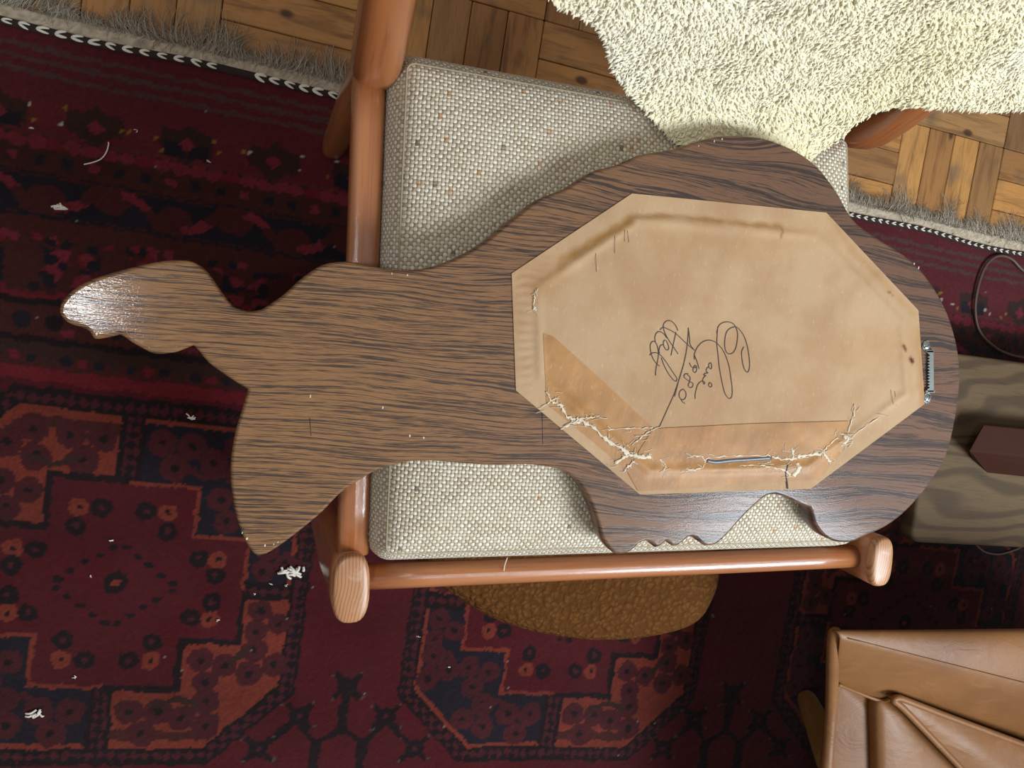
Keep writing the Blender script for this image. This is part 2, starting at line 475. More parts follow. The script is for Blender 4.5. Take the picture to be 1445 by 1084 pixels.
def mat_greyoak():
    s = NT('grey_brown_oak'); c = s.coord()
    w = s.noise(s.map(c, (2.2, 7, 1)), 1.0, 2, 0.5, 0.4)
    y = s.sep(c)[1]
    r = s.m('SINE', s.m('MULTIPLY', s.m('ADD', y, s.m('MULTIPLY', w, 0.24)), 6.283 * 26))
    f = s.noise(s.map(c, (20, 380, 1)), 1.0, 2)
    col = s.mix(s.step(r, -0.2, 0.95), rgba((98, 79, 57)), rgba((78, 62, 46)))
    col = s.mix(s.m('MULTIPLY', s.step(f, 0.5, 0.75), 0.4), col, rgba((56, 46, 37)))
    return s.done(col, 0.75, s.bump(f, 0.1, 0.0005), 0.2)

M = dict(
    oak=mat_oak(), teak=mat_teak('teak_oiled', (174, 108, 61), (149, 86, 46)), endgrain=mat_endgrain(), weave=mat_weave(),
    rug=mat_attr('wool_pile', 0.95, 700, 0.6, 0.0025, 0.5, sheen=0.12), leather=mat_leather(), boucle=mat_boucle(),
    wool=mat_attr('sheep_wool', 0.85, 500, 0.2, 0.001, 0.08, sheen=0.3), paper=mat_paper('kraft_paper', (180, 148, 114), (168, 132, 97)),
    tape=mat_paper('brown_gummed_tape', (168, 122, 74), (154, 107, 60), 0.45), fibre=mat_plain('torn_paper_fibre', (222, 206, 182), 0.9, nb=0.3, var=0.3),
    ink=mat_plain('pen_ink', (52, 44, 52), 0.6, var=0.1), zinc=mat_plain('zinc_plated_steel', (190, 200, 198), 0.28, 1.0, var=0.15),
    parquet=mat_parquet(), subfloor=mat_plain('dark_subfloor', (60, 44, 30), 0.8, nscale=20), greyoak=mat_greyoak(),
    darkwood=mat_plain('dark_brown_wood', (58, 30, 20), 0.7, spec=0.12, nscale=30), thread=mat_plain('white_thread', (226, 218, 204), 0.9, nb=0.4),
    brownwool=mat_plain('dark_brown_wool', (44, 28, 24), 0.95, nb=0.5), endband=mat_attr('end_weave', 0.95, 900, 0.7, 0.002, 0.6),
    fringe=mat_attr('fringe_yarn', 0.95, 300, 0.3, 0.001, 0.4), cable=mat_plain('brown_cable', (88, 66, 56), 0.45),
    slit=mat_plain('grey_backing_foil', (98, 100, 108), 0.4, 0.2), seam=mat_plain('tweed_seam', (176, 160, 132), 0.95, nscale=900, nb=0.5),
    platform=mat_plain('seat_platform', (70, 52, 40), 0.9), legwood=mat_teak('tan_wood_leg', (150, 112, 64), (128, 92, 50), 0.2),
)

# ------------------------------------------------------------------ floor
V, Fc = rings_solid([(-2.2, -2.4), (3.2, -2.4), (3.2, 2.2), (-2.2, 2.2)], [(0, -0.05), (0, -0.0095)])
floor = link('floor', make_mesh('floor', V, Fc, smooth=False), M['subfloor'])
tag(floor, 'oak parquet floor in basket-weave squares under the rug', kind='structure')
BL, ST = 0.2415, 0.2415 / 4
sv, sf = rings_solid(rounded_poly([(-BL / 2 + .0006, -ST / 2 + .0006), (BL / 2 - .0006, -ST / 2 + .0006), (BL / 2 - .0006, ST / 2 - .0006), (-BL / 2 + .0006, ST / 2 - .0006)], .002, 2),
                     [(0, -0.0095), (0, -0.0012), (-0.0012, 0)], cap_bot=False)
strip_me = make_mesh('parquet_strip', sv, sf, smooth=False); strip_me.materials.append(M['parquet'])
x0, y0 = 0.081, 0.505
for bi in range(-4, 9):
    for bj in range(-1, 3):
        vert = (bi + bj) % 2 == 1
        cxb, cyb = x0 + (bi + 0.5) * BL, y0 + (bj + 0.5) * BL
        for k in range(4):
            o = bpy.data.objects.new('parquet_strip', strip_me); COL.objects.link(o); o.parent = floor
            d = (k - 1.5) * ST
            o.location = (cxb + (d if vert else 0), cyb + (0 if vert else d), -random.random() * 0.0012)
            o.rotation_euler = (0, 0, (math.pi / 2 if vert else 0) + random.choice((0, math.pi)))

# ------------------------------------------------------------------ rug
RX0, RX1, RY0, RY1 = -0.80, 1.95, -1.15, 0.309
st = 0.003
gx = np.arange(RX0, RX1 + st / 2, st); gy = np.arange(RY0, RY1 + st / 2, st)
GX, GY = np.meshgrid(gx, gy)
K = 0.42
C_ = {k: lin(v, K) for k, v in dict(wine=(118, 38, 46), field=(98, 20, 29), pink=(146, 46, 60), orange=(152, 62, 44), brown=(84, 36, 30), navy=(24, 28, 42),
      black=(22, 16, 20), grey=(98, 84, 78), red=(136, 32, 42), olive=(66, 40, 32), white=(226, 216, 200), yellow=(170, 120, 50), plum=(88, 31, 36)).items()}
wx = GX + (vnoise(GX, GY, .012, 1) - .5) * .005 + (vnoise(GX, GY, .004, 3) - .5) * .003
wy = GY + (vnoise(GX, GY, .012, 2) - .5) * .005 + (vnoise(GX, GY, .004, 4) - .5) * .003 + (vnoise(GX, GY, .25, 5) - .5) * .006
COLR = np.empty(GX.shape + (3,)); COLR[:] = C_['field']
def paint(mask, c): COLR[mask] = C_[c] if isinstance(c, str) else c
def band(a, b, c): paint((wy > a) & (wy < b), c)
def disc(cx, cy, r, c, ry=None):
    ry = ry or r
    paint(((wx - cx) / r) ** 2 + ((wy - cy) / ry) ** 2 < 1, c)
def rect(a, b, c, d, col): paint((wx > a) & (wx < b) & (wy > c) & (wy < d), col)
def line(p, q, w, c): paint(seg_dist(wx, wy, p, q) < w / 2, c)

# end bands, from the braid inwards
band(.165, .32, 'wine')
for yy_ in (.284, .268, .251):
    msk = np.abs(wy - yy_ - (vnoise(GX, GY * 0, .1, 9) - .5) * .004) < .0034
    COLR[msk] = 0.35 * C_['wine'] + 0.65 * C_['grey']
band(.118, .166, 'olive'); band(.146, .160, 'brown')
band(.205, .212, 'wine')
for i in range(-8, 20):
    fx_ = -0.305 + i * 0.122; fy_ = .193
    alt = i % 2
    paint((np.abs(wx - fx_) / .040 + np.abs(wy - fy_) / .030 < 1.0) | ((np.abs(wx - fx_) < .036) & (np.abs(wy - fy_ - .004) < .015)), 'olive')
    if alt: paint((np.abs(np.abs(wx - fx_) - .016) < .014) & (np.abs(wy - fy_ + .008) < .011), 'navy')
    paint(np.abs(wx - fx_) + np.abs(wy - fy_) < .0115, 'pink')
    for dx in (-.045, -.036, .036, .045):
        disc(fx_ + dx + rng.normal(0, .003), fy_ + rng.uniform(-.018, .02), .0028, 'white' if rng.random() < .6 else 'yellow')
for i in range(-40, 110):                                             # dotted pink line
    xx = i * 0.0235
    disc(xx, .158, .0125, 'pink' if (i * 7) % 5 else 'red', .0085)
band(.126, .146, 'olive')
for i in range(-30, 80):
    xx = i * 0.034
    rect(xx, xx + .013, .130, .142, 'navy' if i % 3 else 'pink'); rect(xx + .015, xx + .03, .128, .144, 'brown')
band(.118, .126, 'brown')
band(.060, .118, 'navy')                                              # vine border
band(.112, .115, 'brown')
for i in range(-12, 34):
    cx_ = i * 0.084 - .02; sgn = 1 if i % 2 else -1
    disc(cx_, .089 + .008 * sgn, .026, 'brown', .020)
    disc(cx_ + .006, .089 - .003 * sgn, .012, 'plum', .010)
    for k in range(8):
        t = k / 7
        disc(cx_ + .018 + .045 * t, .089 + sgn * (.016 - .034 * t * t), .0085, 'pink' if k < 5 else 'brown', .0065)
band(.034, .062, 'brown'); band(.056, .060, 'navy')
band(-.048, .036, 'brown')                                            # cross-flower border
for i in range(-10, 24):
    cx_ = i * 0.118 - .255
    for k in range(60):
        ax, ay = cx_ + rng.uniform(-.058, .058), rng.uniform(-.046, .034)
        q = abs(abs(ax - cx_) - .032) < .022
        cc = 'navy' if rng.random() < .38 else ('pink' if rng.random() < .5 else 'red')
        if q: rect(ax - .006, ax + .006, ay - .005, ay + .005, cc)
    disc(cx_, -.004, .026, 'brown', .030)
    for ddx, ddy in ((-.04, .01), (.04, .01), (-.04, -.02), (.04, -.02)):
        disc(cx_ + ddx, -.002 + ddy, .008, 'pink'); disc(cx_ + ddx * .8, ddy - .01, .009, 'navy')
band(-.056, -.047, 'red'); band(-.066, -.056, 'black')
band(-.112, -.066, 'brown')
for i in range(-30, 70):
    xx = i * 0.041
    disc(xx, -.088, .013, ('navy', 'black', 'plum')[i % 3], .012)
    if i % 4 == 0: rect(xx + .01, xx + .03, -.106, -.096, 'pink')
band(-.120, -.110, 'black'); band(-.138, -.120, 'olive'); band(-.154, -.138, 'brown')
for i in range(-60, 140):
    xx = i * 0.022
    disc(xx, -.142, .0075, ('navy', 'olive', 'navy', 'red')[i % 4], .0065)
band(-.174, -.155, 'red')
rect(RX0, RX1, -.186, -.175, 'field')
# the big medallions
def trefoil(cx, cy, r, c, eye, rot):
    for k in range(3):
        a = rot + k * 2.094
        disc(cx + r * 1.15 * math.cos(a), cy + r * 1.15 * math.sin(a), r, c)
    for k in range(3):
        a = rot + k * 2.094
        disc(cx + r * 1.15 * math.cos(a), cy + r * 1.15 * math.sin(a), r * .28, eye)
def gul(gx_, gy_):
    a, b, ch = .283, .287, .12
    dx, dy = wx - gx_, wy - gy_
    def octo(k): return (np.abs(dx) < a - k) & (np.abs(dy) < b - k) & (np.abs(dx) / 1.0 + np.abs(dy) < a + b - ch - k * 1.45)
    paint(octo(0), 'black')
    tooth = ((np.floor((dx + dy) / .016) + np.floor((dx - dy) / .016)) % 2 == 0)
    paint(octo(.005) & tooth, 'plum')
    paint(octo(.022), 'black')
    body = octo(.027)
    warmq = body & (dx * dy < 0)
    coolq = body & (dx * dy > 0)
    paint(warmq, 'orange'); paint(coolq, 'orange')
    paint(octo(.034) & (dx * dy > 0), 'navy')
    # brown bars near the rim of the warm quarters
    paint(octo(.040) & ~octo(.056) & (dx * dy < 0) & (np.abs(dx) < .17), 'brown')
    paint((np.abs(dx) < .017) & body, 'black'); paint((np.abs(dx) < .009) & body & tooth, 'plum')
    paint((np.abs(dy) < .014) & body, 'black'); paint((np.abs(dy) < .007) & body & tooth, 'plum')
    core = ((np.abs(dx) < .180) & (np.abs(dy) < .080)) | ((np.abs(dx) < .098) & (np.abs(dy) < .158))
    edge = ((np.abs(dx) < .190) & (np.abs(dy) < .090)) | ((np.abs(dx) < .108) & (np.abs(dy) < .168))
    rim2 = ((np.abs(dx) < .186) & (np.abs(dy) < .086)) | ((np.abs(dx) < .104) & (np.abs(dy) < .164))
    paint(edge & (dx * dy < 0), 'black'); paint(rim2 & (dx * dy > 0), 'orange')
    paint(core, 'field')
    for sx in (-1, 1):
        for sy in (-1, 1):
            warm = sx * sy < 0
            c = 'plum' if warm else 'plum'; eye = 'black'
            X_, Y_ = gx_, gy_
            trefoil(X_ + sx * .062, Y_ + sy * .212, .021, c, eye, .5 if sx > 0 else 2.6)
            trefoil(X_ + sx * .140, Y_ + sy * .205, .021, c, eye, 1.2)
            trefoil(X_ + sx * .150, Y_ + sy * .130, .019, c, eye, .3)
            trefoil(X_ + sx * .222, Y_ + sy * .118, .020, c, eye, 2.0)
            trefoil(X_ + sx * .222, Y_ + sy * .050, .018, c, eye, 2.0)
            bc = 'olive' if warm else 'plum'
            line((X_ + sx * .075, Y_ + sy * .192), (X_ + sx * .105, Y_ + sy * .176), .010, bc)
            line((X_ + sx * .135, Y_ + sy * .186), (X_ + sx * .105, Y_ + sy * .176), .010, bc)
            line((X_ + sx * .180, Y_ + sy * .120), (X_ + sx * .205, Y_ + sy * .092), .010, bc)
            # small paired rosettes of the core
            for (ox, oy, kk) in ((.062, .118, 0), (.030, .118, 1), (.062, .088, 1), (.140, .048, 0), (.112, .048, 1), (.140, .022, 1)):
                if kk == 0:
                    disc(X_ + sx * ox, Y_ + sy * oy, .0135, 'orange'); disc(X_ + sx * ox, Y_ + sy * oy, .004, 'black')
                else:
                    disc(X_ + sx * ox, Y_ + sy * oy, .0145, 'black'); disc(X_ + sx * ox, Y_ + sy * oy, .0045, 'plum')
            for k in range(5):
                t = (k + .5) / 5
                disc(X_ + sx * .088 * t, Y_ + sy * .066 * (1 - t), .0065, 'black', .0045)
    disc(gx_, gy_ + .004, .0155, 'black', .018); disc(gx_, gy_ + .004, .005, 'orange')
for i in range(-1, 3): gul(-.207 + .735 * i, -.469)
for i in range(-1, 3): gul(-.207 + .735 * i, -1.18)
# dark branching ornaments between the medallions
def star(cx, cy, r):
    for a in (.75, 2.39): line((cx - r * math.cos(a), cy - r * math.sin(a)), (cx + r * math.cos(a), cy + r * math.sin(a)), .010, 'black')
    disc(cx, cy, r * .62, 'black'); disc(cx, cy, .0045, 'plum')
    for a in range(4):
        disc(cx + r * 1.35 * math.cos(.9 + a * 1.571), cy + r * 1.1 * math.sin(.9 + a * 1.571), .0025, 'grey')
for i in range(-1, 3):
    tx, ty = .160 + .730 * i, -.622
    star(tx, ty, .026); line((tx, ty), (tx, ty - .075), .016, 'black')
    for s_ in (-1, 1):
        star(tx + s_ * .072, ty - .052, .026)
        line((tx, ty - .072), (tx + s_ * .038, ty - .100), .009, 'black')
        line((tx + s_ * .072, ty - .06), (tx + s_ * .038, ty - .100), .009, 'black')
        line((tx + s_ * .038, ty - .098), (tx + s_ * .038, ty - .17), .018, 'black')
        line((tx + s_ * .072, ty - .06), (tx + s_ * .115, ty - .095), .009, 'black')
        star(tx + s_ * .128, ty - .108, .026)
    rect(tx - .06, tx + .06, ty - .19, ty - .172, 'black')
    rect(tx - .36, tx + .36, -.80, -.785, 'black')
# abrash and a few loose white knots
COLR *= (0.86 + 0.28 * vnoise(GX * .25, GY, .05, 11) * 1.0)[..., None]
COLR *= (0.80 + 0.4 * rng.random(GX.shape))[..., None]
COLR += (vnoise(GX, GY, .06, 13)[..., None]) * np.array([.004, .003, .003])
COLR = COLR * .9 + .1 * COLR.mean((0, 1))
kn = rng.random(GX.shape) > .9998
COLR[kn] = C_['white'] * .45
GZ = 0.0075 + 0.0022 * (vnoise(GX, GY, .3, 21) - .5) + .0010 * vnoise(GX, GY, .004, 23)
GZ = np.where(GY > .17, 0.0045 + .001 * vnoise(GX, GY, .25, 22), GZ)
rug = thing('oriental_rug', (0.5, -0.4, 0), 'dark red oriental rug with large octagon medallions and a fringed end', 'rug')
nx, ny = len(gx), len(gy)
idx = np.arange(nx * ny).reshape(ny, nx)
quads = np.stack([idx[:-1, :-1], idx[:-1, 1:], idx[1:, 1:], idx[1:, :-1]], -1).reshape(-1, 4)
off = np.array([0.5, -0.4, 0])
me = quad_mesh('pile', np.stack([GX, GY, GZ], -1).reshape(-1, 3) - off, quads, COLR.reshape(-1, 3))
link('pile', me, M['rug'], rug)['label'] = 'red, navy and orange knotted pile'
# backing sheet so that the rug has thickness
V, Fc = rings_solid([(RX0, RY0), (RX1, RY0), (RX1, RY1), (RX0, RY1)], [(0, .0002), (0, .0035)])
part('rug_backing', V, Fc, M['brownwool'], rug, smooth=False)
# woven grey end band
bx = np.arange(RX0, RX1, .004); by = np.linspace(.309, .336, 9)
BX, BY = np.meshgrid(bx, by)
BYw = BY + np.where(BY > .32, (vnoise(BX, BY, .03, 31) - .5) * .010, 0) + (vnoise(BX, BY * 0, .2, 32) - .5) * .006
BZ = .0035 + .0015 * vnoise(BX, BY, .012, 33)
bidx = np.arange(BX.size).reshape(BX.shape)
bq = np.stack([bidx[:-1, :-1], bidx[:-1, 1:], bidx[1:, 1:], bidx[1:, :-1]], -1).reshape(-1, 4)
bc = lin((186, 170, 148)) * (0.7 + .6 * rng.random(BX.size))[:, None]
link('end_band', quad_mesh('end_band', np.stack([BX, BYw, BZ], -1).reshape(-1, 3) - off, bq, bc), M['endband'], rug)['label'] = 'grey-beige flat woven end'
# braid: dark brown cord with white stitches
def braid_y(x): return .3095 + (vnoise(np.array([x]), np.array([0.]), .16, 41)[0] - .5) * .008
pth = np.array([(x, braid_y(x), .0065) for x in np.arange(RX0, RX1, .012)])
V, Fc, uv = sweep(pth, .0032, .0055, xdir=(0, 0, 1), n=8)
part('braid_cord', V, Fc, M['brownwool'], rug)
sv_, sf_ = [], []
for sgn in (-1, 1):
    p_ = catmull([(-.0056, sgn * .0030, -.0008), (-.001, sgn * .0026, .0008), (.003, sgn * .0014, .0010), (.0060, sgn * .0001, -.0006)], 3)
    V, Fc, uv = sweep(p_, np.interp(np.linspace(0, 1, len(p_)), [0, .3, .7, 1], [.0004, .0011, .0012, .0004]), np.interp(np.linspace(0, 1, len(p_)), [0, .3, .7, 1], [.0007, .0017, .0018, .0006]), xdir=(0, 0, 1), n=6)
    b0 = len(sv_); sv_ += list(V); sf_ += [tuple(i + b0 for i in f) for f in Fc]
stitch_me = make_mesh('braid_stitch', sv_, sf_); stitch_me.materials.append(M['thread'])
x = RX0 + .01; i = 0
while x < RX1 - .02:
    left = x < .4
    skip = (-.155 < x < -.10) and left
    if not skip:
        o = bpy.data.objects.new('braid_stitch', stitch_me); COL.objects.link(o); o.parent = rug
        o.location = (x - .5, braid_y(x) + .4, .0098)
        k = random.uniform(1.1, 1.4) if left else random.uniform(.8, .95)
        o.scale = (k, k * random.uniform(.8, 1.1), 1); o.rotation_euler = (0, 0, random.uniform(-.25, .25) + math.pi)
    x += .0215 * random.uniform(.92, 1.08) if left else .0165 * random.uniform(.92, 1.08)
# fringe yarns lying on the parquet
FV, FF, FC = [], [], []
nf = 6500
xs = np.sort(rng.uniform(RX0, RX1, nf))
clump = vnoise(xs, xs * 0, .035, 51); lean = (vnoise(xs, xs * 0, .055, 52) - .5) * 2.2; lenn = vnoise(xs, xs * 0, .028, 53)
base = 0
for i in range(nf):
    Ln = .020 + .068 * max(0, lenn[i] - .1) ** 1.3 * rng.uniform(.5, 1.25)
    n = 6; a = lean[i] * .8 + rng.normal(0, .28); p = np.array([xs[i], .334 + rng.uniform(-.005, .004), .0055 + rng.uniform(0, .003)])
    curl = rng.normal(0, 1.1); w = rng.uniform(.0003, .0007); col = lin((190, 178, 160)) * rng.uniform(.5, 1.2)
    z0 = rng.uniform(.001, .007)
    for k in range(n):
        t = k / (n - 1)
        nrm = np.array([math.cos(a), -math.sin(a) * 0, 0]); ww = w * (1 - .6 * t)
        zz = p[2] * (1 - t) + z0 * t * (1.1 - t) * 2 + .0008
        FV += [(p[0] - ww, p[1], zz), (p[0] + ww, p[1], zz), (p[0], p[1], zz + ww * 1.6)]; FC += [col] * 3
        if k < n - 1:
            b = base + k * 3
            FF += [(b, b + 1, b + 4, b + 3), (b + 1, b + 2, b + 5, b + 4), (b + 2, b, b + 3, b + 5)]
        a += curl / n * 1.4; s_ = Ln / n
        p = p + np.array([math.sin(a) * s_, math.cos(a) * s_, 0])
    base += n * 3
fr = link('fringe', quad_mesh('fringe', np.array(FV) - off, FF, np.array(FC)), M['fringe'], rug)
tag(fr, 'frayed grey-brown wool fringe', kind='stuff')

# ------------------------------------------------------------------ easy chair
EX = np.array([.9936, .1132, 0]); EY = np.array([-.1132, .9936, 0])
chair = thing('lounge_chair', (0.40, 0.01, 0), 'teak lounge chair with a beige tweed seat cushion, standing on the rug', 'chair')
def post(name, foot, joint, top, rx, ry, mid_z, expo=2.6):
    pts = catmull([foot, foot + (joint - foot) * .5, joint, joint + (top - joint) * .5, top], 5)
    n = len(pts); t = np.linspace(0, 1, n)
    V, Fc, uv = sweep(pts, np.interp(t, [0, .5, 1], rx), np.interp(t, [0, .5, 1], ry), xdir=EX, n=20, expo=expo, round_ends=4)
    return part(name, V, Fc, M['teak'], chair, uv)
# front legs: straight posts whose oval end-grain tops show
def front_leg(top, foot, rx, ry):
    top, foot = np.array(top), np.array(foot)
    ts = np.linspace(0, 1, 14); pts = foot + (top - foot) * ts[:, None]
    kx = np.interp(ts, [0, .6, 1], [.72, 1.0, 1.0])
    V, Fc, uv = sweep(pts, rx * kx, ry * kx, xdir=EX, n=28, expo=2.8)
    leg = part('front_leg', V, Fc, M['teak'], chair, uv)
    th = np.linspace(0, 2 * math.pi, 28, endpoint=False)
    c, s = np.cos(th), np.sin(th); cc = np.sign(c) * np.abs(c) ** (2 / 2.8); ss = np.sign(s) * np.abs(s) ** (2 / 2.8)
    V, Fc = [], []
    prof = [(1.0, -.003), (1.0, 0.0), (.965, .0035), (.90, .0058), (.80, .0070), (.45, .0076)]
    for k, dz in prof:
        ax, ay = rx - (1 - k) * .02 if k > .5 else rx * k, ry - (1 - k) * .02 if k > .5 else ry * k
        for a, b in zip(cc, ss): V.append(top + EX * ax * a + EY * ay * b + np.array([0, 0, dz]))
    for r in range(len(prof) - 1):
        for k in range(28): Fc.append((r * 28 + k, r * 28 + (k + 1) % 28, (r + 1) * 28 + (k + 1) % 28, (r + 1) * 28 + k))
    Fc.append(tuple((len(prof) - 1) * 28 + k for k in range(28)))
    cap = part('end_cap', V, Fc, M['endgrain'], leg)
    cap['label'] = 'rounded end-grain top of the leg'
    # give the cap its own origin so that its growth rings are centred on it
    sh = Vector(top - np.array(world_loc(leg)))
    for v in cap.data.vertices: v.co -= sh
    cap.location = sh
    return leg
flt = P(495, 830, .415); frt = P(1241, 792, .415)
front_leg(flt, P(448, 706, .0105), .0205, .039)
front_leg(frt, np.array([.80, -.235, .012]), .0175, .034)
rlj = P(531, 76, .40); rrj = np.array([.655, .332, .40])
def lean_top(j, z): return j + EY * (z - .4) * .30 + np.array([0, 0, z - .4])
for j, foot in ((rlj, P(470, 208, .012)), (rrj, np.array([.665, .30, .012]))):
    pts = catmull([foot, foot * .5 + j * .5, j - np.array([0, 0, .05]), j + np.array([0, 0, .03]), lean_top(j, .62), lean_top(j, .86)], 6)
    t = np.linspace(0, 1, len(pts))
    V, Fc, uv = sweep(pts, np.interp(t, [0, .3, .55, .8, 1], [.016, .021, .0265, .024, .016]), np.interp(t, [0, .3, .55, .8, 1], [.017, .024, .033, .026, .016]), xdir=EX, n=24, expo=2.9, round_ends=4)
    part('rear_leg', V, Fc, M['teak'], chair, uv)
def bar(name, a, b, rx, ry, expo=2.0, n=24, label=None):
    a, b = np.array(a), np.array(b)
    V, Fc, uv = sweep(np.array([a + (b - a) * t for t in np.linspace(0, 1, 10)]), rx, ry, xdir=(0, 0, 1), n=n, expo=expo)
    o = part(name, V, Fc, M['teak'], chair, uv)
    if label: o['label'] = label
    return o
fr_a, fr_b = P(515, 814, .385), P(1212, 785, .385)
bar('front_rail', fr_a, fr_b, .0150, .0150, label='round front rail')
sp, sq2 = P(711, 806, .4005), P(716, 787, .3995)
V, Fc, uv = sweep(catmull([sp, (sp + sq2) / 2 + np.array([-.001, 0, .0006]), sq2], 4), .0003, .0007, xdir=(0, 0, 1), n=5); part('rail_scratch', V, Fc, M['fibre'], chair)
bar('rail_collar', fr_b - (fr_b - fr_a) * .001, fr_b + (frt - P(1241, 792, .385)) * 0 + (fr_b - fr_a) * .02, .0162, .0162)
ls_a, ls_b = P(521, 104, .388), P(497, 778, .388)
bar('side_rail', ls_a, ls_b, .018, .0178, 3.4)
rs_a = rrj - EX * .045 - EY * .01 - np.array([0, 0, .072]); rs_b = frt - EX * .04 + EY * .02 - np.array([0, 0, .087])
bar('side_rail', rs_a, rs_b, .018, .0178, 3.4)
bar('rear_rail', rlj + EX * .01 - EY * .035 - np.array([0, 0, .078]), rrj - EX * .01 - EY * .035 - np.array([0, 0, .078]), .016, .012, 3.0)
for zz in (.70, .80):
    bar('back_slat', lean_top(rlj, zz) + EX * .01, lean_top(rrj, zz) - EX * .01, .022, .008, 3.0)
# seat platform and cushion
CU = [P(548, 66, .41), P(518, 797, .41), P(1212, 774, .41), P(1196, 186, .41)]
cu = densify(rounded_poly(CU, [.026, .026, .030, .026], 8), .02)
if signed_area(cu) < 0: cu = cu[::-1]
V, Fc = rings_solid(cu, [(-.003, .340), (-.003, .352)])
part('seat_platform', V, Fc, M['platform'], chair, smooth=False)
cushion = thing('seat_cushion', (0.40, 0.01, .353), 'oatmeal tweed seat cushion lying in the teak chair frame', 'cushion')
per = np.concatenate([[0], np.cumsum(np.linalg.norm(np.diff(np.vstack([cu, cu[:1]]), axis=0), axis=1))])
prof = [(-.022, .353), (-.010, .357), (-.002, .370), (0, .388), (-.003, .405), (-.009, .419), (-.018, .4290)]
nn = poly_normals(cu); V, uv = [], []
al = 0; last = None
for offp, z in prof:
    if last: al += math.hypot(offp - last[0], z - last[1])
    last = (offp, z)
    for k in range(len(cu) + 1):
        q = cu[k % len(cu)] + nn[k % len(cu)] * offp; V.append((q[0], q[1], z)); uv.append((per[k], al))
n1 = len(cu) + 1
Fc = [(r * n1 + k, r * n1 + k + 1, (r + 1) * n1 + k + 1, (r + 1) * n1 + k) for r in range(len(prof) - 1) for k in range(len(cu))]
part('boxing', V, Fc, M['weave'], cushion, uv)['label'] = 'tweed side band'
# top panel: domed
top_out = cu + nn * -.018; cen = top_out.mean(0)
V, Fc, uv = [], [], []
ks = [1.0, .985, .965, .93, .88, .80, .7, .58, .45, .3, .15]
ca, sa = math.cos(-.075), math.sin(-.075)
def cush_z(k): return .4290 + .0245 * (1 - k ** 5) ** .6
for k in ks:
    for q in top_out:
        p = cen + (q - cen) * k
        V.append((p[0], p[1], cush_z(k))); uv.append((p[0] * ca - p[1] * sa, p[0] * sa + p[1] * ca))
V.append((cen[0], cen[1], cush_z(0))); uv.append((cen[0] * ca - cen[1] * sa, cen[0] * sa + cen[1] * ca))
n2 = len(cu)
for r in range(len(ks) - 1):
    for k in range(n2): Fc.append((r * n2 + k, r * n2 + (k + 1) % n2, (r + 1) * n2 + (k + 1) % n2, (r + 1) * n2 + k))
for k in range(n2): Fc.append(((len(ks) - 1) * n2 + k, (len(ks) - 1) * n2 + (k + 1) % n2, len(V) - 1))
part('top_panel', V, Fc, M['weave'], cushion, uv)
V, Fc, uv = rings_solid(cu, [(-.022, .3535), (-.022, .354)]) + (None,)
part('underside', V, Fc, M['platform'], cushion, smooth=False)
V, Fc, uv = sweep(np.array([(q[0], q[1], .4296) for q in top_out]), .0011, .0011, xdir=(0, 0, 1), n=6, closed=True)
part('seam', V, Fc, M['seam'], cushion)

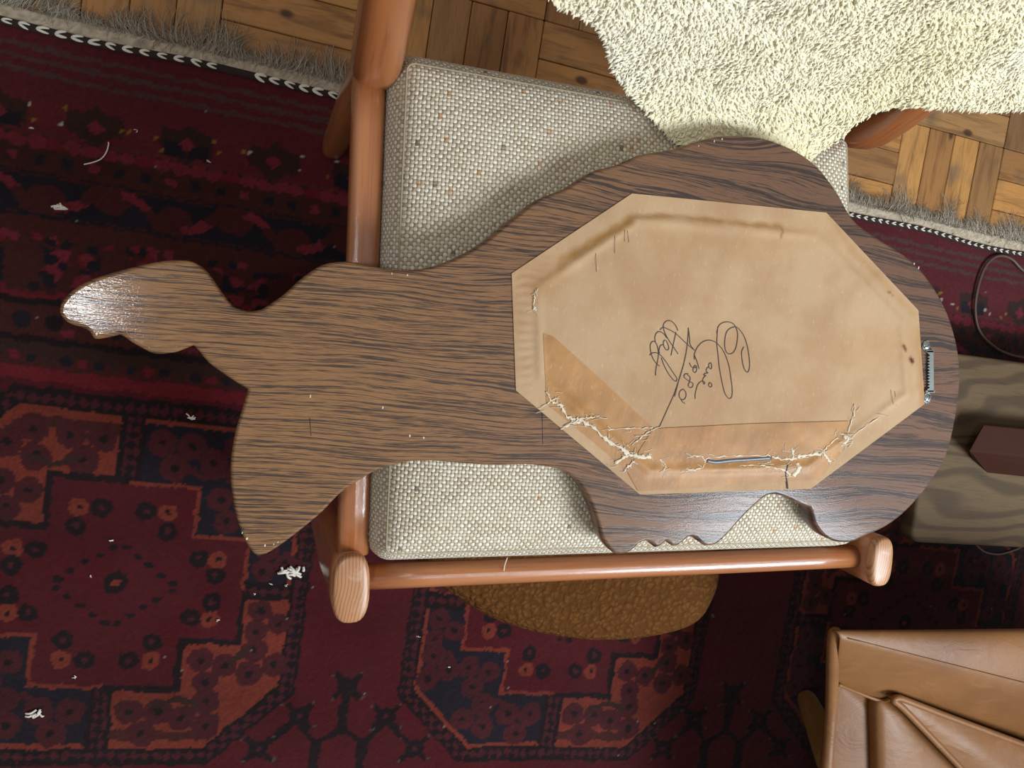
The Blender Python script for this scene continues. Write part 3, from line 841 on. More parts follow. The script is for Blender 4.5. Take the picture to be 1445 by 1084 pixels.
# ------------------------------------------------------------------ carved board
BZ1 = .484; BT = .025
OUT = [(82.8,438.6),(86.6,426.4),(98.8,412),(121,397.6),(152,386.5),(185,377.7),(220.6,369.5),(247,366.8),(265,367.7),(278,373.3),(291.4,385.4),(304.7,404.3),(318,423),(329,433),(342.4,438.6),(355.7,439.7),(369,436.4),(382.2,428.6),
(400.8,415.3),(421.5,396.3),(442.3,380.7),(459.6,372.4),(480.3,369.3),(497.6,370),(518.4,373.8),(539,378.3),(563.4,381),(587.6,380.3),(615.3,374.8),(639.5,365.8),(667,352),(691.4,335.7),(712,318.4),(736.4,299.4),(757,283),(778,273.4),(798.7,265.8),(819.4,252.7),(840,240.5),(861,235.4),(882,228),
(901.5,219),(929,214),(953.4,209.5),(977.6,201.2),(1005,194),(1026,190.8),(1053.8,191.5),(1081.5,195.7),(1109,205.4),(1133,218),(1154,234.8),(1171.4,255.5),(1185.3,276.3),(1197.4,298.8),(1209.5,314.4),(1230,330),(1254.5,345.5),(1278.7,361),(1299.4,380),(1320,407.8),(1337.5,440.6),(1349.6,478.7),(1354.8,510),(1355.7,535),
(1353.3,564.5),(1346.4,606),(1336,644),(1318.7,674),(1301.4,698),(1279,722),(1263,735.6),(1243,748),(1221.5,757),(1209,763.5),(1200,766),(1187.3,766),(1176.5,763.8),(1165.7,758),(1156.7,749),(1148.6,735.6),('c',1144,716.7),(1138.7,715.4),(1128,711),(1113.6,704),(1099,698.7),(1088.4,698.7),(1079.4,702.3),(1068.6,711.3),(1052.4,726.6),(1036.2,744.6),(1022,760),
(1009,769.5),('c',996,771),(989,766),(981,759),(972,759),(964,766),('c',956,771),(949.4,771),(943.6,766.3),('c',940,764),(936,769),('c',926,773.8),(919.5,767),(911,764.3),(901,769),(894.6,775.4),(883,782),(869.7,782.6),(863,778),(854.8,768),(848,754.7),(844,738),(836.5,716.5),(826.5,695),(813,678),(798,666.6),(788,662.5),
(775,659.6),(744,656),(705.7,657),(672.5,656),(639.3,653),(606,651),(577,652),(557.4,656.6),(535,663),(513,674.5),(492.6,687.3),(475,701.7),(455,722.8),(432.9,741.6),(406.3,762.6),(382,779.2),(368.6,784.8),(361,784.8),(353,776),(344.3,761.5),(336.5,741.6),(330,715),(325.5,684),(325,657.4),(327.7,631),(333.2,604.3),(340,582),(345.4,564.4),
('c',349.5,549.3),(335.7,541.5),(311.4,525),(293.6,511.6),(280.4,496),('c',272.6,487.7),(262.6,491.7),(247,497.3),(229.4,499.5),(214,498.4),(200.6,491.7),(185,483),(174,475),('c',167.4,472.5),(154,475.8),(138.6,478.4),(131,476.9),(126.5,469.6),(119.8,464),(107.6,460.3),(94.4,455.2),(86.6,447.4)]
raw = [np.array(p[-2:], dtype=float) for p in OUT]; crn = [len(p) == 3 for p in OUT]
N = len(raw); pix = []
for i in range(N):
    p0, p1, p2, p3 = raw[i - 1], raw[i], raw[(i + 1) % N], raw[(i + 2) % N]
    if crn[i]: p0 = p1
    if crn[(i + 1) % N]: p3 = p2
    ns = 3
    for k in range(ns):
        t = k / ns
        pix.append(0.5 * ((2 * p1) + (-p0 + p2) * t + (2 * p0 - 5 * p1 + 4 * p2 - p3) * t * t + (-p0 + 3 * p1 - 3 * p2 + p3) * t ** 3))
bo = np.array([P(p[0], p[1], BZ1)[:2] for p in pix])
if signed_area(bo) < 0: bo = bo[::-1]
BO = np.array([0.35, 0.0, BZ1 - BT])
board = thing('goose_shaped_board', BO, 'dark oak goose-shaped board lying face down across the chair seat', 'wall plaque')
rb = .0032
V, Fc = rings_solid(bo, [(-.002, BZ1 - BT), (-.0004, BZ1 - BT + .0012), (0, BZ1 - BT + .003), (0, BZ1 - rb), (-.0009, BZ1 - .0012), (-.0022, BZ1 - .0003), (-.0034, BZ1)])
wood = part('wood_panel', V, Fc, M['oak'], board)
# flat shading on the two faces, smooth on the rounded edge
n_side = 6 * len(bo)
for i, p in enumerate(wood.data.polygons):
    if i >= n_side: p.use_smooth = False
# ------------------------------------------------------------------ backing paper
def px_poly(pts, z): return np.array([P(x, y, z)[:2] for x, y in pts])
OCT = [(722, 386), (892, 273), (1166, 300), (1296, 438), (1305, 570), (1144, 690), (903, 698), (728, 551)]
octw = px_poly(OCT, BZ1 + .0008)
def edge_d(X, Y):
    d = np.full(X.shape, 9.0)
    for i in range(8): d = np.minimum(d, seg_dist(X, Y, octw[i], octw[(i + 1) % 8]))
    return d
def paper_z(X, Y):
    d = edge_d(X, Y)
    z = BZ1 + .0007 + .0021 * np.exp(-((d - .027) / .0045) ** 2) * (0.4 + 1.0 * vnoise(X, Y, .03, 61))
    z = z + .0009 * np.where(d > .03, vnoise(X, Y, .05, 62), 0.2)
    wr = np.sin(Y * 700 + 6 * vnoise(X, Y, .02, 63)) * np.exp(-((d - .013) / .009) ** 2) * (X < octw[0][0] + .035)
    return z + .0009 * wr * (d > .002)
def sheet(name, poly, mat, parent, lift=0.0, step=.0026, col=None, zfun=paper_z):
    poly = densify(np.asarray(poly), step * 1.5)
    x0, y0 = poly.min(0); x1, y1 = poly.max(0)
    X, Y = np.meshgrid(np.arange(x0, x1, step), np.arange(y0, y1, step))
    X = X + (np.arange(X.shape[0]) % 2)[:, None] * step / 2
    ok = inside(X.ravel(), Y.ravel(), poly)
    d = np.full(ok.sum(), 9.0); xi, yi = X.ravel()[ok], Y.ravel()[ok]
    for i in range(len(poly)): d = np.minimum(d, (xi - poly[i, 0]) ** 2 + (yi - poly[i, 1]) ** 2)
    keep = d > (step * .6) ** 2
    pts = np.vstack([poly, np.stack([xi[keep], yi[keep]], 1)])
    r = delaunay_2d_cdt([Vector(p) for p in pts], [], [list(range(len(poly)))], 1, 1e-7)
    vs = np.array([tuple(v) for v in r[0]]); z = zfun(vs[:, 0], vs[:, 1]) + lift
    cc = np.ones((len(vs), 3)) if col is None else col(vs[:, 0], vs[:, 1])
    fs = [tuple(f) if signed_area(vs[list(f)]) > 0 else tuple(f)[::-1] for f in r[2]]
    return part(name, np.column_stack([vs, z]), fs, mat, parent, None, cc)
def stain(X, Y):
    c = np.ones(X.shape + (3,))
    tone = vnoise(X, Y, .07, 71); c *= (0.94 + .1 * tone)[..., None]
    def streak(pts, w, col, k=1.0):
        q = px_poly(pts, BZ1)
        for i in range(len(q) - 1):
            dd = seg_dist(X, Y, q[i], q[i + 1]) + (vnoise(X, Y, .008, 72) - .5) * .003
            a = (np.clip(1 - dd / w, 0, 1) * k)[..., None]
            c[:] = c * (1 - a) + np.array(col) * a
    streak([(790, 378), (794, 368), (832, 345), (870, 322), (888, 312)], .0075, (.70, .58, .38), 1.3)
    streak([(888, 308), (935, 304), (985, 309), (1060, 318), (1102, 320)], .0045, (.68, .55, .38), 1.1)
    streak([(760, 400), (790, 380)], .02, (.90, .80, .68), .7)
    streak([(930, 335), (1060, 345), (1140, 330)], .022, (.93, .86, .76), .7)
    streak([(1170, 305), (1200, 350), (1290, 445)], .007, (.88, .78, .62), .8)
    streak([(1296, 470), (1303, 570)], .010, (.82, .66, .44), .9)
    streak([(1290, 480), (1200, 500)], .03, (.95, .86, .72), .6)
    streak([(1273, 488), (1277, 494)], .0035, (.35, .25, .18), 1.4)
    streak([(1284, 506), (1287, 511)], .003, (.35, .25, .18), 1.4)
    streak([(1254, 412), (1262, 420)], .002, (.35, .25, .18), 1.2)
    streak([(1102, 322), (1100, 338)], .0014, (.6, .48, .36), 1)
    return c
paper = sheet('backing_paper', octw, M['paper'], board, 0.0, .0028, stain)
paper['label'] = 'eight-sided brown kraft paper glued over the back'
def tape_col(X, Y):
    return np.ones(X.shape + (3,)) * (0.86 + .26 * vnoise(X, Y, .012, 74) * (0.6 + .8 * vnoise(X, Y, .003, 75)))[..., None]
sheet('tape_strip', px_poly([(766, 470), (782, 476), (853, 540), (921, 604), (917, 652), (880, 660), (835, 622), (771, 570)], BZ1 + .001), M['tape'], board, .0004, .003, tape_col)
sheet('tape_strip', px_poly([(921, 605), (1060, 598), (1197, 594), (1191, 634), (1156, 676), (1060, 682), (960, 690), (900, 693), (884, 664)], BZ1 + .001), M['tape'], board, .0009, .003, tape_col)
# torn white fibres and creases
def ribbon(name, pts, w, mat, parent, lift=.0012, n=5, jitter=.0):
    q = catmull([P(x, y, BZ1 + .001)[:2] for x, y in pts], n)
    if jitter: q = q + rng.normal(0, jitter, q.shape)
    z = paper_z(q[:, 0], q[:, 1]) + lift
    t = np.linspace(0, 1, len(q)); ww = w * (0.25 + 1.2 * rng.random(len(q)) ** 1.5) * np.minimum(1, np.minimum(t, 1 - t) * 8 + .25) if jitter else np.full(len(q), w)
    V, Fc, uv = sweep(np.column_stack([q, z]), np.minimum(np.maximum(ww * .3, .00012), .0004), ww, xdir=(0, 0, 1), n=6)
    return part(name, V, Fc, mat, parent)
tears = [([(770, 552), (778, 566), (790, 572), (800, 588), (812, 592)], .0016), ([(812, 590), (826, 596), (840, 606), (858, 622), (876, 632)], .0024), ([(808, 596), (822, 590), (836, 588), (846, 586)], .0010),
         ([(760, 577), (774, 568), (786, 562)], .0008), ([(791, 606), (806, 598), (818, 596)], .0014), ([(866, 655), (878, 646), (890, 640)], .0018), ([(880, 666), (888, 656), (896, 650)], .0016),
         ([(874, 630), (886, 640), (898, 643), (912, 646), (918, 640)], .0030), ([(930, 648), (938, 656), (934, 664)], .0010), ([(968, 646), (985, 643), (994, 650), (988, 660), (966, 662)], .0010),
         ([(994, 650), (1000, 646), (1030, 644), (1060, 643), (1090, 645), (1106, 650)], .0009), ([(1092, 645), (1108, 648), (1124, 647)], .0014), ([(1124, 645), (1140, 642), (1158, 640)], .0026),
         ([(1158, 640), (1168, 628), (1182, 616)], .0009), ([(1158, 636), (1166, 646), (1172, 652)], .0022), ([(1186, 612), (1194, 618), (1190, 626)], .0030), ([(1194, 612), (1202, 592), (1206, 570)], .0008),
         ([(1076, 657), (1094, 660), (1108, 664), (1114, 672)], .0012), ([(1042, 657), (1062, 656), (1080, 657)], .0008), ([(1116, 632), (1118, 642), (1117, 650)], .0018), ([(1124, 652), (1126, 662), (1118, 672)], .0036),
         ([(1190, 626), (1215, 605), (1240, 588)], .0008), ([(856, 606), (890, 604), (922, 603)], .0007), ([(890, 628), (905, 616), (920, 606)], .0008), ([(754, 415), (753, 430), (755, 440)], .0012)]
for pts, w in tears:
    ribbon('torn_fibre', pts, w, M['fibre'], board, .0011, 7, .0006)
hv, hf = [], []
for k in range(150):                                                   # hair-fine fibres around the tears
    tr = tears[k % len(tears)][0]; a = np.array(tr[rng.integers(len(tr))]) + rng.normal(0, 4, 2)
    d = rng.normal(0, 1, 2); d /= np.linalg.norm(d); d *= rng.uniform(2, 9) * np.array([1.3, .6])
    q = catmull([P(*p_, BZ1 + .001)[:2] for p_ in (a - d, a + rng.normal(0, 1.2, 2), a + d)], 4)
    V, Fc, uv = sweep(np.column_stack([q, paper_z(q[:, 0], q[:, 1]) + .0012]), .0001, rng.uniform(.00015, .00045), xdir=(0, 0, 1), n=4)
    b0 = len(hv); hv += list(V); hf += [tuple(i + b0 for i in f) for f in Fc]
tag(part('fine_fibres', hv, hf, M['fibre'], board), kind='stuff')
ribbon('paper_slit', [(997, 650), (1010, 652), (1030, 650), (1060, 648), (1088, 646)], .0024, M['slit'], board, .0011)['label'] = 'open grey slit torn in the tape'
ribbon('paper_crack', [(1110, 655), (1108, 668), (1110, 680), (1111, 690)], .0009, M['ink'], board, .0011)
# handwriting
def zz_(s): return [(860 + a / 5.764, 420 + b / 5.764) for a, b in s]
INK = [
 [(1090,400),(1073,440),(1075,500),(1090,570),(1112,605),(1130,595),(1137,540),(1130,460),(1115,380),(1090,310),(1055,260),(1025,240),(985,248),(955,275),(940,320),(935,380),(942,430),(965,458),(1000,450),(1025,410),(1037,350),(1040,290),(1025,240),(1000,210),(955,198),(910,210),(885,235),(875,270),(870,290)],
 [(880,240),(875,300),(872,380),(880,460),(890,560),(910,670),(935,770),(960,812),(980,822),(995,800),(997,740),(985,650),(970,560),(945,480),(915,420),(880,380),(845,355),(800,347),(755,362),(720,395),(700,430),(688,470),(690,505)],
 [(690,470),(710,520),(727,580)],
 [(650,530),(662,560),(690,572),(706,560),(694,553),(680,575),(680,600),(695,610),(708,590),(706,563)],
 [(640,620),(615,622),(605,645),(625,665),(655,685),(678,700),(675,725),(655,733),(640,715),(650,685),(655,650),(632,626)],
 [(600,745),(575,760),(566,795),(580,825),(605,830),(622,805),(620,770),(600,745)], [(580,825),(595,850),(615,862)],
 [(825,530),(806,540),(808,570),(825,580),(829,552),(820,530)],
 [(808,562),(790,575),(785,600),(800,612),(775,618),(765,632),(782,634),(766,650),(757,675),(768,705),(773,688),(750,680),(720,705),(705,750),(697,790),(698,825)],
 [(815,690),(805,710),(815,728),(830,722),(828,700),(812,690)],
 [(640,245),(638,300),(632,380),(620,460),(600,550),(575,640),(545,730),(520,800),(470,910),(430,1000),(390,1080),(300,1230),(262,1262)],
 [(604,540),(590,585),(562,680),(530,805)],
 [(640,250),(650,330),(655,380),(690,430)], [(690,430),(620,370),(540,295),(470,255),(435,243),(410,262)],
 [(555,270),(535,225),(500,192),(465,190),(440,215),(438,250),(455,300),(490,360),(525,410),(557,460)], [(540,280),(525,350),(510,420),(500,472)],
 [(465,330),(440,295),(405,277),(380,290),(368,325),(372,360)], [(372,360),(350,358),(332,385),(335,440),(355,500),(385,540),(408,558)], [(372,360),(390,400),(398,460),(390,520),(378,580),(374,635)],
 [(455,345),(440,355),(440,390),(460,425),(480,420),(478,390),(460,350)], [(440,385),(415,390),(402,430),(408,455)],
 [(325,470),(345,452),(380,450),(410,465),(450,510),(490,570),(530,630),(548,660),(540,682),(515,665),(480,620),(445,555),(420,490)]]
iv, ifc = [], []
for s_ in INK:
    q = catmull([P(x, y, BZ1 + .001)[:2] for x, y in zz_(s_)], 5)
    z = paper_z(q[:, 0], q[:, 1]) + np.where(np.arange(len(q)) > -1, .00045, 0)
    # the long stroke ends on the tape
    V, Fc, uv = sweep(np.column_stack([q, z]), .00016, .00042, xdir=(0, 0, 1), n=5)
    b0 = len(iv); iv += list(V); ifc += [tuple(i + b0 for i in f) for f in Fc]
part('handwriting', iv, ifc, M['ink'], board)['label'] = 'thin dark pen handwriting with the date 1980'
# pencil ticks on the wood
for a, b in (((765, 583), (766, 627)), ((437, 590), (439, 615)), ((839, 345), (841, 384)), ((880, 325), (881, 341)), ((866, 333), (867, 357)), ((884, 326), (887, 342)), ((1256, 550), (1258, 570)), ((1262, 552), (1263, 572))):
    p, q = P(*a, BZ1 + .0002), P(*b, BZ1 + .0002)
    if a[0] > 800:
        for e_ in (p, q): e_[2] = paper_z(e_[:1], e_[1:2])[0] + .0004
    V, Fc, uv = sweep(np.array([p, (p + q) / 2, q]), .0001, .0002 if a[0] > 800 else .0003, xdir=(0, 0, 1), n=4); part('pencil_mark', V, Fc, M['ink'], board)
# nicks: pale chips along the rim
for (x, y) in ((1008, 199), (1019, 196), (986, 206), (1290, 372), (1296, 378), (374, 770), (386, 768), (392, 765), (342, 752), (348, 760), (553, 386), (575, 388), (438, 559), (540, 575), (578, 615), (598, 618)):
    c = P(x, y, BZ1); d = rng.uniform(.0004, .0011)
    V, Fc = rings_solid(np.array([c[:2] + d * rng.uniform(.6, 1.5) * np.array([math.cos(a), 1.7 * math.sin(a)]) for a in np.linspace(0, 6.28, 6, endpoint=False)]), [(0, BZ1 - .0003), (-.0001, BZ1 + .00025)])
    part('pale_chip', V, Fc, M['fibre'], board)
# sawtooth hanger
hp = lambda x, y: P(x, y, BZ1)[:2]
strip = [(1317, 495), (1317.5, 553), (1309, 553)]
tooth_pts = []
for k in range(12):
    y = 549 - k * 4.1
    tooth_pts += [(1308.5, y), (1312.2, y - 2.0)]
strip = strip + tooth_pts + [(1308.5, 498), (1307, 495)]
so = px_poly(strip, BZ1 + .003)
V, Fc = rings_solid(so, [(0, BZ1 + .0026), (0, BZ1 + .0034)])
hanger = part('sawtooth_hanger', V, Fc, M['zinc'], board, smooth=False); hanger['label'] = 'zinc sawtooth picture hanger'
for (ax, ay, bx_, by_) in ((1306, 494, 1317, 497), (1306, 551, 1318, 554)):
    a = px_poly([(ax, ay), (bx_, ay), (bx_, by_), (ax, by_)], BZ1 + .002)
    V, Fc = rings_solid(a, [(0, BZ1 + .0001), (0, BZ1 + .0034)]); part('hanger_step', V, Fc, M['zinc'], hanger, smooth=False)
for (sx, sy, rot) in ((1306.5, 488, .6), (1308, 562, 1.35)):
    c = P(sx, sy, BZ1)
    tab = [c[:2] + .0062 * np.array([math.cos(a) * 1.0, math.sin(a) * 1.15]) for a in np.linspace(.4, 6.68, 6, endpoint=False)]
    V, Fc = rings_solid(np.array(tab), [(0, BZ1 + .0001), (0, BZ1 + .0010), (-.0004, BZ1 + .0013)]); part('hanger_tab', V, Fc, M['zinc'], hanger, smooth=False)
    th = np.linspace(0, 6.283, 20, endpoint=False); ring = np.array([c[:2] + .0050 * np.array([math.cos(a), math.sin(a)]) for a in th])
    V, Fc = rings_solid(ring, [(0, BZ1 + .0013), (0, BZ1 + .0019), (-.0012, BZ1 + .0028), (-.003, BZ1 + .0031)]); scr = part('screw_head', V, Fc, M['zinc'], hanger)
    d = np.array([math.cos(rot), math.sin(rot)]); e = np.array([-d[1], d[0]])
    V, Fc = rings_solid(np.array([c[:2] + d * .0046 * i + e * .0006 * j for i, j in ((-1, -1), (1, -1), (1, 1), (-1, 1))]), [(0, BZ1 + .0022), (0, BZ1 + .00325)]); part('screw_slot', V, Fc, M['ink'], hanger, smooth=False)

# ------------------------------------------------------------------ sheepskin over the chair back
SK = [(700, -160), (760, -40), (790, 3), (822, 14), (850, 34), (860, 62), (866, 92), (892, 130), (922, 164), (950, 196), (985, 216), (1040, 228), (1100, 234), (1146, 224), (1172, 204), (1194, 184), (1214, 164), (1246, 148), (1290, 144), (1340, 147), (1400, 150), (1450, 150), (1560, 158), (1680, 130), (1760, 0), (1780, -200), (1500, -420), (1000, -400)]
profile = np.array([(-.085, .4455), (-.06, .448), (-.035, .457), (-.012, .475), (.004, .505), (.022, .56), (.042, .62), (.070, .70), (.095, .78), (.108, .82), (.118, .845), (.135, .855), (.150, .84), (.156, .80)])
pf = catmull(profile, 8)
al_ = np.concatenate([[0], np.cumsum(np.linalg.norm(np.diff(pf, axis=0), axis=1))])
def sk_point(s, t):
    d = np.interp(t, al_, pf[:, 0]); z = np.interp(t, al_, pf[:, 1])
    wv = (vnoise(s, t, .10, 81) - .5) * .018 * np.clip((t - .05) / .05, 0, 1)
    base = rlj[None, :2] + s[:, None] * EX[None, :2] + (d + wv - .006)[:, None] * EY[None, :2]
    zz = z + (vnoise(s, t, .07, 82) - .5) * .008 * np.clip((t - .03) / .04, 0, 1)
    return np.column_stack([base, zz])
step_ = .006
S_, T_ = np.meshgrid(np.arange(0.0, .98, step_), np.arange(0, al_[-1], step_))
pts = sk_point(S_.ravel(), T_.ravel()); pq = Q(pts)
ins = inside(pq[:, 0], pq[:, 1], SK).reshape(S_.shape)
ins |= (T_ > .36) & (S_ > .16) & (S_ < .86)
sidx = -np.ones(S_.size, dtype=int)
cellok = ins[:-1, :-1] & ins[1:, :-1] & ins[:-1, 1:] & ins[1:, 1:]
ii = np.arange(S_.size).reshape(S_.shape)
sq = np.stack([ii[:-1, :-1], ii[:-1, 1:], ii[1:, 1:], ii[1:, :-1]], -1)[cellok]
used = np.unique(sq); remap = -np.ones(S_.size, dtype=int); remap[used] = np.arange(len(used))
sheep = thing('sheepskin', (.45, .33, .45), 'cream sheepskin throw draped over the back of the teak chair', 'sheepskin')
so_ = np.array([.45, .33, .45])
hide = link('hide', quad_mesh('hide', pts[used] - so_, remap[sq], np.tile(lin((226, 212, 176)), (len(used), 1))), M['wool'], sheep)
sm = hide.modifiers.new('thickness', 'SOLIDIFY'); sm.thickness = .003; sm.offset = 1
# locks of wool
nt = 170000
ts = rng.uniform(0, .46, nt); ss = rng.uniform(0, .98, nt)
b0_ = sk_point(ss, ts); bq_ = Q(b0_)
seen = (bq_[:, 1] > -60) & (bq_[:, 0] < 1520)
ts_keep = seen | (rng.random(nt) < .35)                               # the part above the picture needs fewer locks
ts, ss, b0_, bq_ = ts[ts_keep], ss[ts_keep], b0_[ts_keep], bq_[ts_keep]
ok = inside(bq_[:, 0], bq_[:, 1], SK)
ts, ss, b0_ = ts[ok], ss[ok], b0_[ok]
e = .002
du = sk_point(ss + e, ts) - b0_; dv = sk_point(ss, ts + e) - b0_
nrm_ = np.cross(du, dv); nrm_ /= np.linalg.norm(nrm_, axis=1)[:, None]
flip = nrm_ @ np.array([0, -.5, .8]) < 0; nrm_[flip & (ts < .3)] *= -1
down = -dv / np.linalg.norm(dv, axis=1)[:, None]; side = du / np.linalg.norm(du, axis=1)[:, None]
n_t = len(ts)
flow = (vnoise(ss, ts, .03, 83) - .5) * 2.2
dirv = down * np.cos(flow)[:, None] + side * np.sin(flow)[:, None] + rng.normal(0, .35, (n_t, 3)) * .6
dirv /= np.linalg.norm(dirv, axis=1)[:, None]
flat = np.clip((ts - .02) / .05, .45, 1)
ln = rng.uniform(.0045, .0075, n_t); lift_ = rng.uniform(.7, 1.5, n_t) * flat
rad = rng.uniform(.0010, .0017, n_t)
perp = np.cross(dirv, nrm_); perp /= np.linalg.norm(perp, axis=1)[:, None]
rings_t = [(0.0, 0.0, .9), (.40, .62, 1.2), (1.0, .62, .4)]
wv_, wc_ = [], []
shade = rng.uniform(.93, 1.03, n_t)[:, None]; tip = lin((250, 246, 234)); root = lin((236, 222, 184))
yel = np.clip(vnoise(ss, ts, .11, 84) * .9 + np.clip((.09 - ts) / .08, 0, 1) * .6, 0, 1.2)[:, None]
for (a, h, rr) in rings_t:
    cpos = b0_ + dirv * (ln * a)[:, None] + nrm_ * (ln * h * lift_ + .0006)[:, None] + perp * (np.sin(a * 4 + ss * 900) * .0012)[:, None]
    for k in range(4):
        th = k * 1.5708
        wv_.append(cpos + (perp * math.cos(th) + nrm_ * math.sin(th) * .8) * (rad * rr)[:, None])
        wc_.append((root * (1 - a) + tip * a) * shade * (1 - yel * np.array([.03, .05, .20])))
wv_ = np.stack(wv_, 1); wc_ = np.stack(wc_, 1)
tf = []
for r in range(2):
    for k in range(4): tf.append((r * 4 + k, r * 4 + (k + 1) % 4, (r + 1) * 4 + (k + 1) % 4, (r + 1) * 4 + k))
tf.append((8, 9, 10, 11)); tf = np.array(tf)
allf = (tf[None] + (np.arange(n_t) * 12)[:, None, None]).reshape(-1, 4)
wl = link('wool_locks', quad_mesh('wool_locks', wv_.reshape(-1, 3) - so_, allf, wc_.reshape(-1, 3)), M['wool'], sheep)
tag(wl, 'short curly cream wool', kind='stuff')

# ------------------------------------------------------------------ brown boucle pouf under the chair
pz = .20
pc = np.array([P(x, y, pz)[:2] for x, y in [(612, 815), (650, 848), (700, 878), (770, 898), (850, 907), (930, 900), (985, 882), (1010, 848), (1020, 806), (1012, 750), (985, 690), (920, 650), (840, 630), (750, 640), (670, 680), (612, 750)]])
po = catmull(pc, 6, True)
if signed_area(po) < 0: po = po[::-1]
pprof = [(-.05, .004), (-.018, .012), (0, .05), (.002, .10), (0, .15), (-.006, .175), (-.018, .195), (-.04, .207), (-.07, .212), (-.11, .215)]
pcen = po.mean(0); po = pcen + (po - pcen) * 1.03; V, Fc = [], []
pk = [(.80, .010), (.93, .016), (.99, .05), (1.0, .10), (1.0, .15), (.985, .178), (.95, .197), (.88, .208), (.75, .214), (.55, .218), (.3, .220), (.02, .221)]
for k_, z_ in pk: V += [(*(pcen + (q_ - pcen) * k_), z_) for q_ in po]
np_ = len(po)
Fc = [(r * np_ + k, r * np_ + (k + 1) % np_, (r + 1) * np_ + (k + 1) % np_, (r + 1) * np_ + k) for r in range(len(pk) - 1) for k in range(np_)]
Fc += [tuple(range(np_))[::-1], tuple((len(pk) - 1) * np_ + k for k in range(np_))]
pouf = link('footstool_pouf', make_mesh('footstool_pouf', np.array(V) - np.array([.48, -.3, 0]), Fc), M['boucle'], None, (.48, -.3, 0))
pouf.data.materials[0] = M['boucle']
tag(pouf, 'low rounded brown boucle pouf tucked under the front of the chair', 'pouf')

# ------------------------------------------------------------------ low grey oak table, dark wooden block, cable
tz = .15
tb = rounded_poly([P(1285, 766, tz)[:2], np.array([2.0, P(1445, 766, tz)[1] + .01]), np.array([2.0, P(1445, 510, tz)[1] + .02]), np.array([P(1287, 700, tz)[0], P(1352, 500, tz)[1]])], [.022, .03, .03, .03], 6)
tbl = thing('low_table', (1.5, -.08, 0), 'low grey-brown oak table top with rounded corners beyond the round end of the board', 'table')
V, Fc = rings_solid(tb, [(-.004, tz - .032), (0, tz - .028), (0, tz - .006), (-.002, tz - .0015), (-.006, tz)])
part('table_top', V, Fc, M['greyoak'], tbl)
for (x, y) in ((1.17, -.19), (1.9, -.19), (1.17, .03), (1.9, .04)):
    V, Fc, uv = sweep(np.array([(x, y, .008), (x, y, .06), (x, y, tz - .031)]), .018, .018, xdir=(1, 0, 0), n=12, expo=4); part('leg', V, Fc, M['greyoak'], tbl)
bl = [P(1366, 640, tz)[:2], P(1392, 671, tz)[:2], P(1445, 674, tz)[:2] + np.array([.25, .0]), P(1445, 602, tz + .05)[:2] + np.array([.25, 0]), P(1388, 598, tz + .04)[:2]]
zb, zt = tz + .0003, tz + .045
pT = [P(1366, 638, zt), P(1388, 598, zt), P(1445, 600, zt) + np.array([.22, .003, 0]), P(1445, 643, zt) + np.array([.22, .003, 0])]
pB = [P(1372, 648, zb), P(1378, 612, zb), P(1445, 606, zb) + np.array([.22, .003, 0]), P(1445, 674, zb) + np.array([.22, .003, 0]), P(1392, 670, zb)]
V = [pT[0], pT[1], pT[2], pT[3], pB[0], pB[1], pB[2], pB[3], pB[4]]
Fc = [(0, 3, 2, 1), (0, 1, 5, 4), (1, 2, 6, 5), (2, 3, 7, 6), (3, 0, 4, 8, 7), (4, 5, 6, 7, 8)]
bo_ = np.array([1.33, -.09, zb])
blk = link('wooden_bar', make_mesh('wooden_bar', np.array(V) - bo_, Fc, smooth=False), M['darkwood'], None, tuple(bo_))
bv = blk.modifiers.new('edges', 'BEVEL'); bv.width = .004; bv.segments = 3
tag(blk, 'dark brown wooden bar with a slanted end lying on the grey oak table', 'wood bar')
cpts = catmull([P(x, y, .012) for x, y in [(1500, 420), (1468, 398), (1443, 381), (1428, 366), (1412, 361), (1398, 367), (1387, 383), (1379, 410), (1376, 437), (1380, 462), (1391, 479), (1410, 494), (1430, 502), (1460, 508)]], 6)
V, Fc, uv = sweep(cpts, .0028, .0028, xdir=(0, 0, 1), n=8, round_ends=2)
co = np.array([1.2, .2, .009])
tag(link('power_cable', make_mesh('power_cable', np.array(V) - co, Fc), M['cable'], None, tuple(co)), 'thin brown cable looping on the rug behind the grey oak table', 'cable')
cpts = catmull([P(x, y, .012) for x, y in [(1378, 770), (1390, 779), (1410, 782), (1432, 776), (1450, 768), (1490, 760)]], 6)
V, Fc, uv = sweep(cpts, .0022, .0022, xdir=(0, 0, 1), n=8, round_ends=2)
co = np.array([1.4, -.27, .009])
tag(link('power_cable', make_mesh('power_cable', np.array(V) - co, Fc), M['cable'], None, tuple(co)), 'thin cable end curving out from under the near edge of the grey table', 'cable')

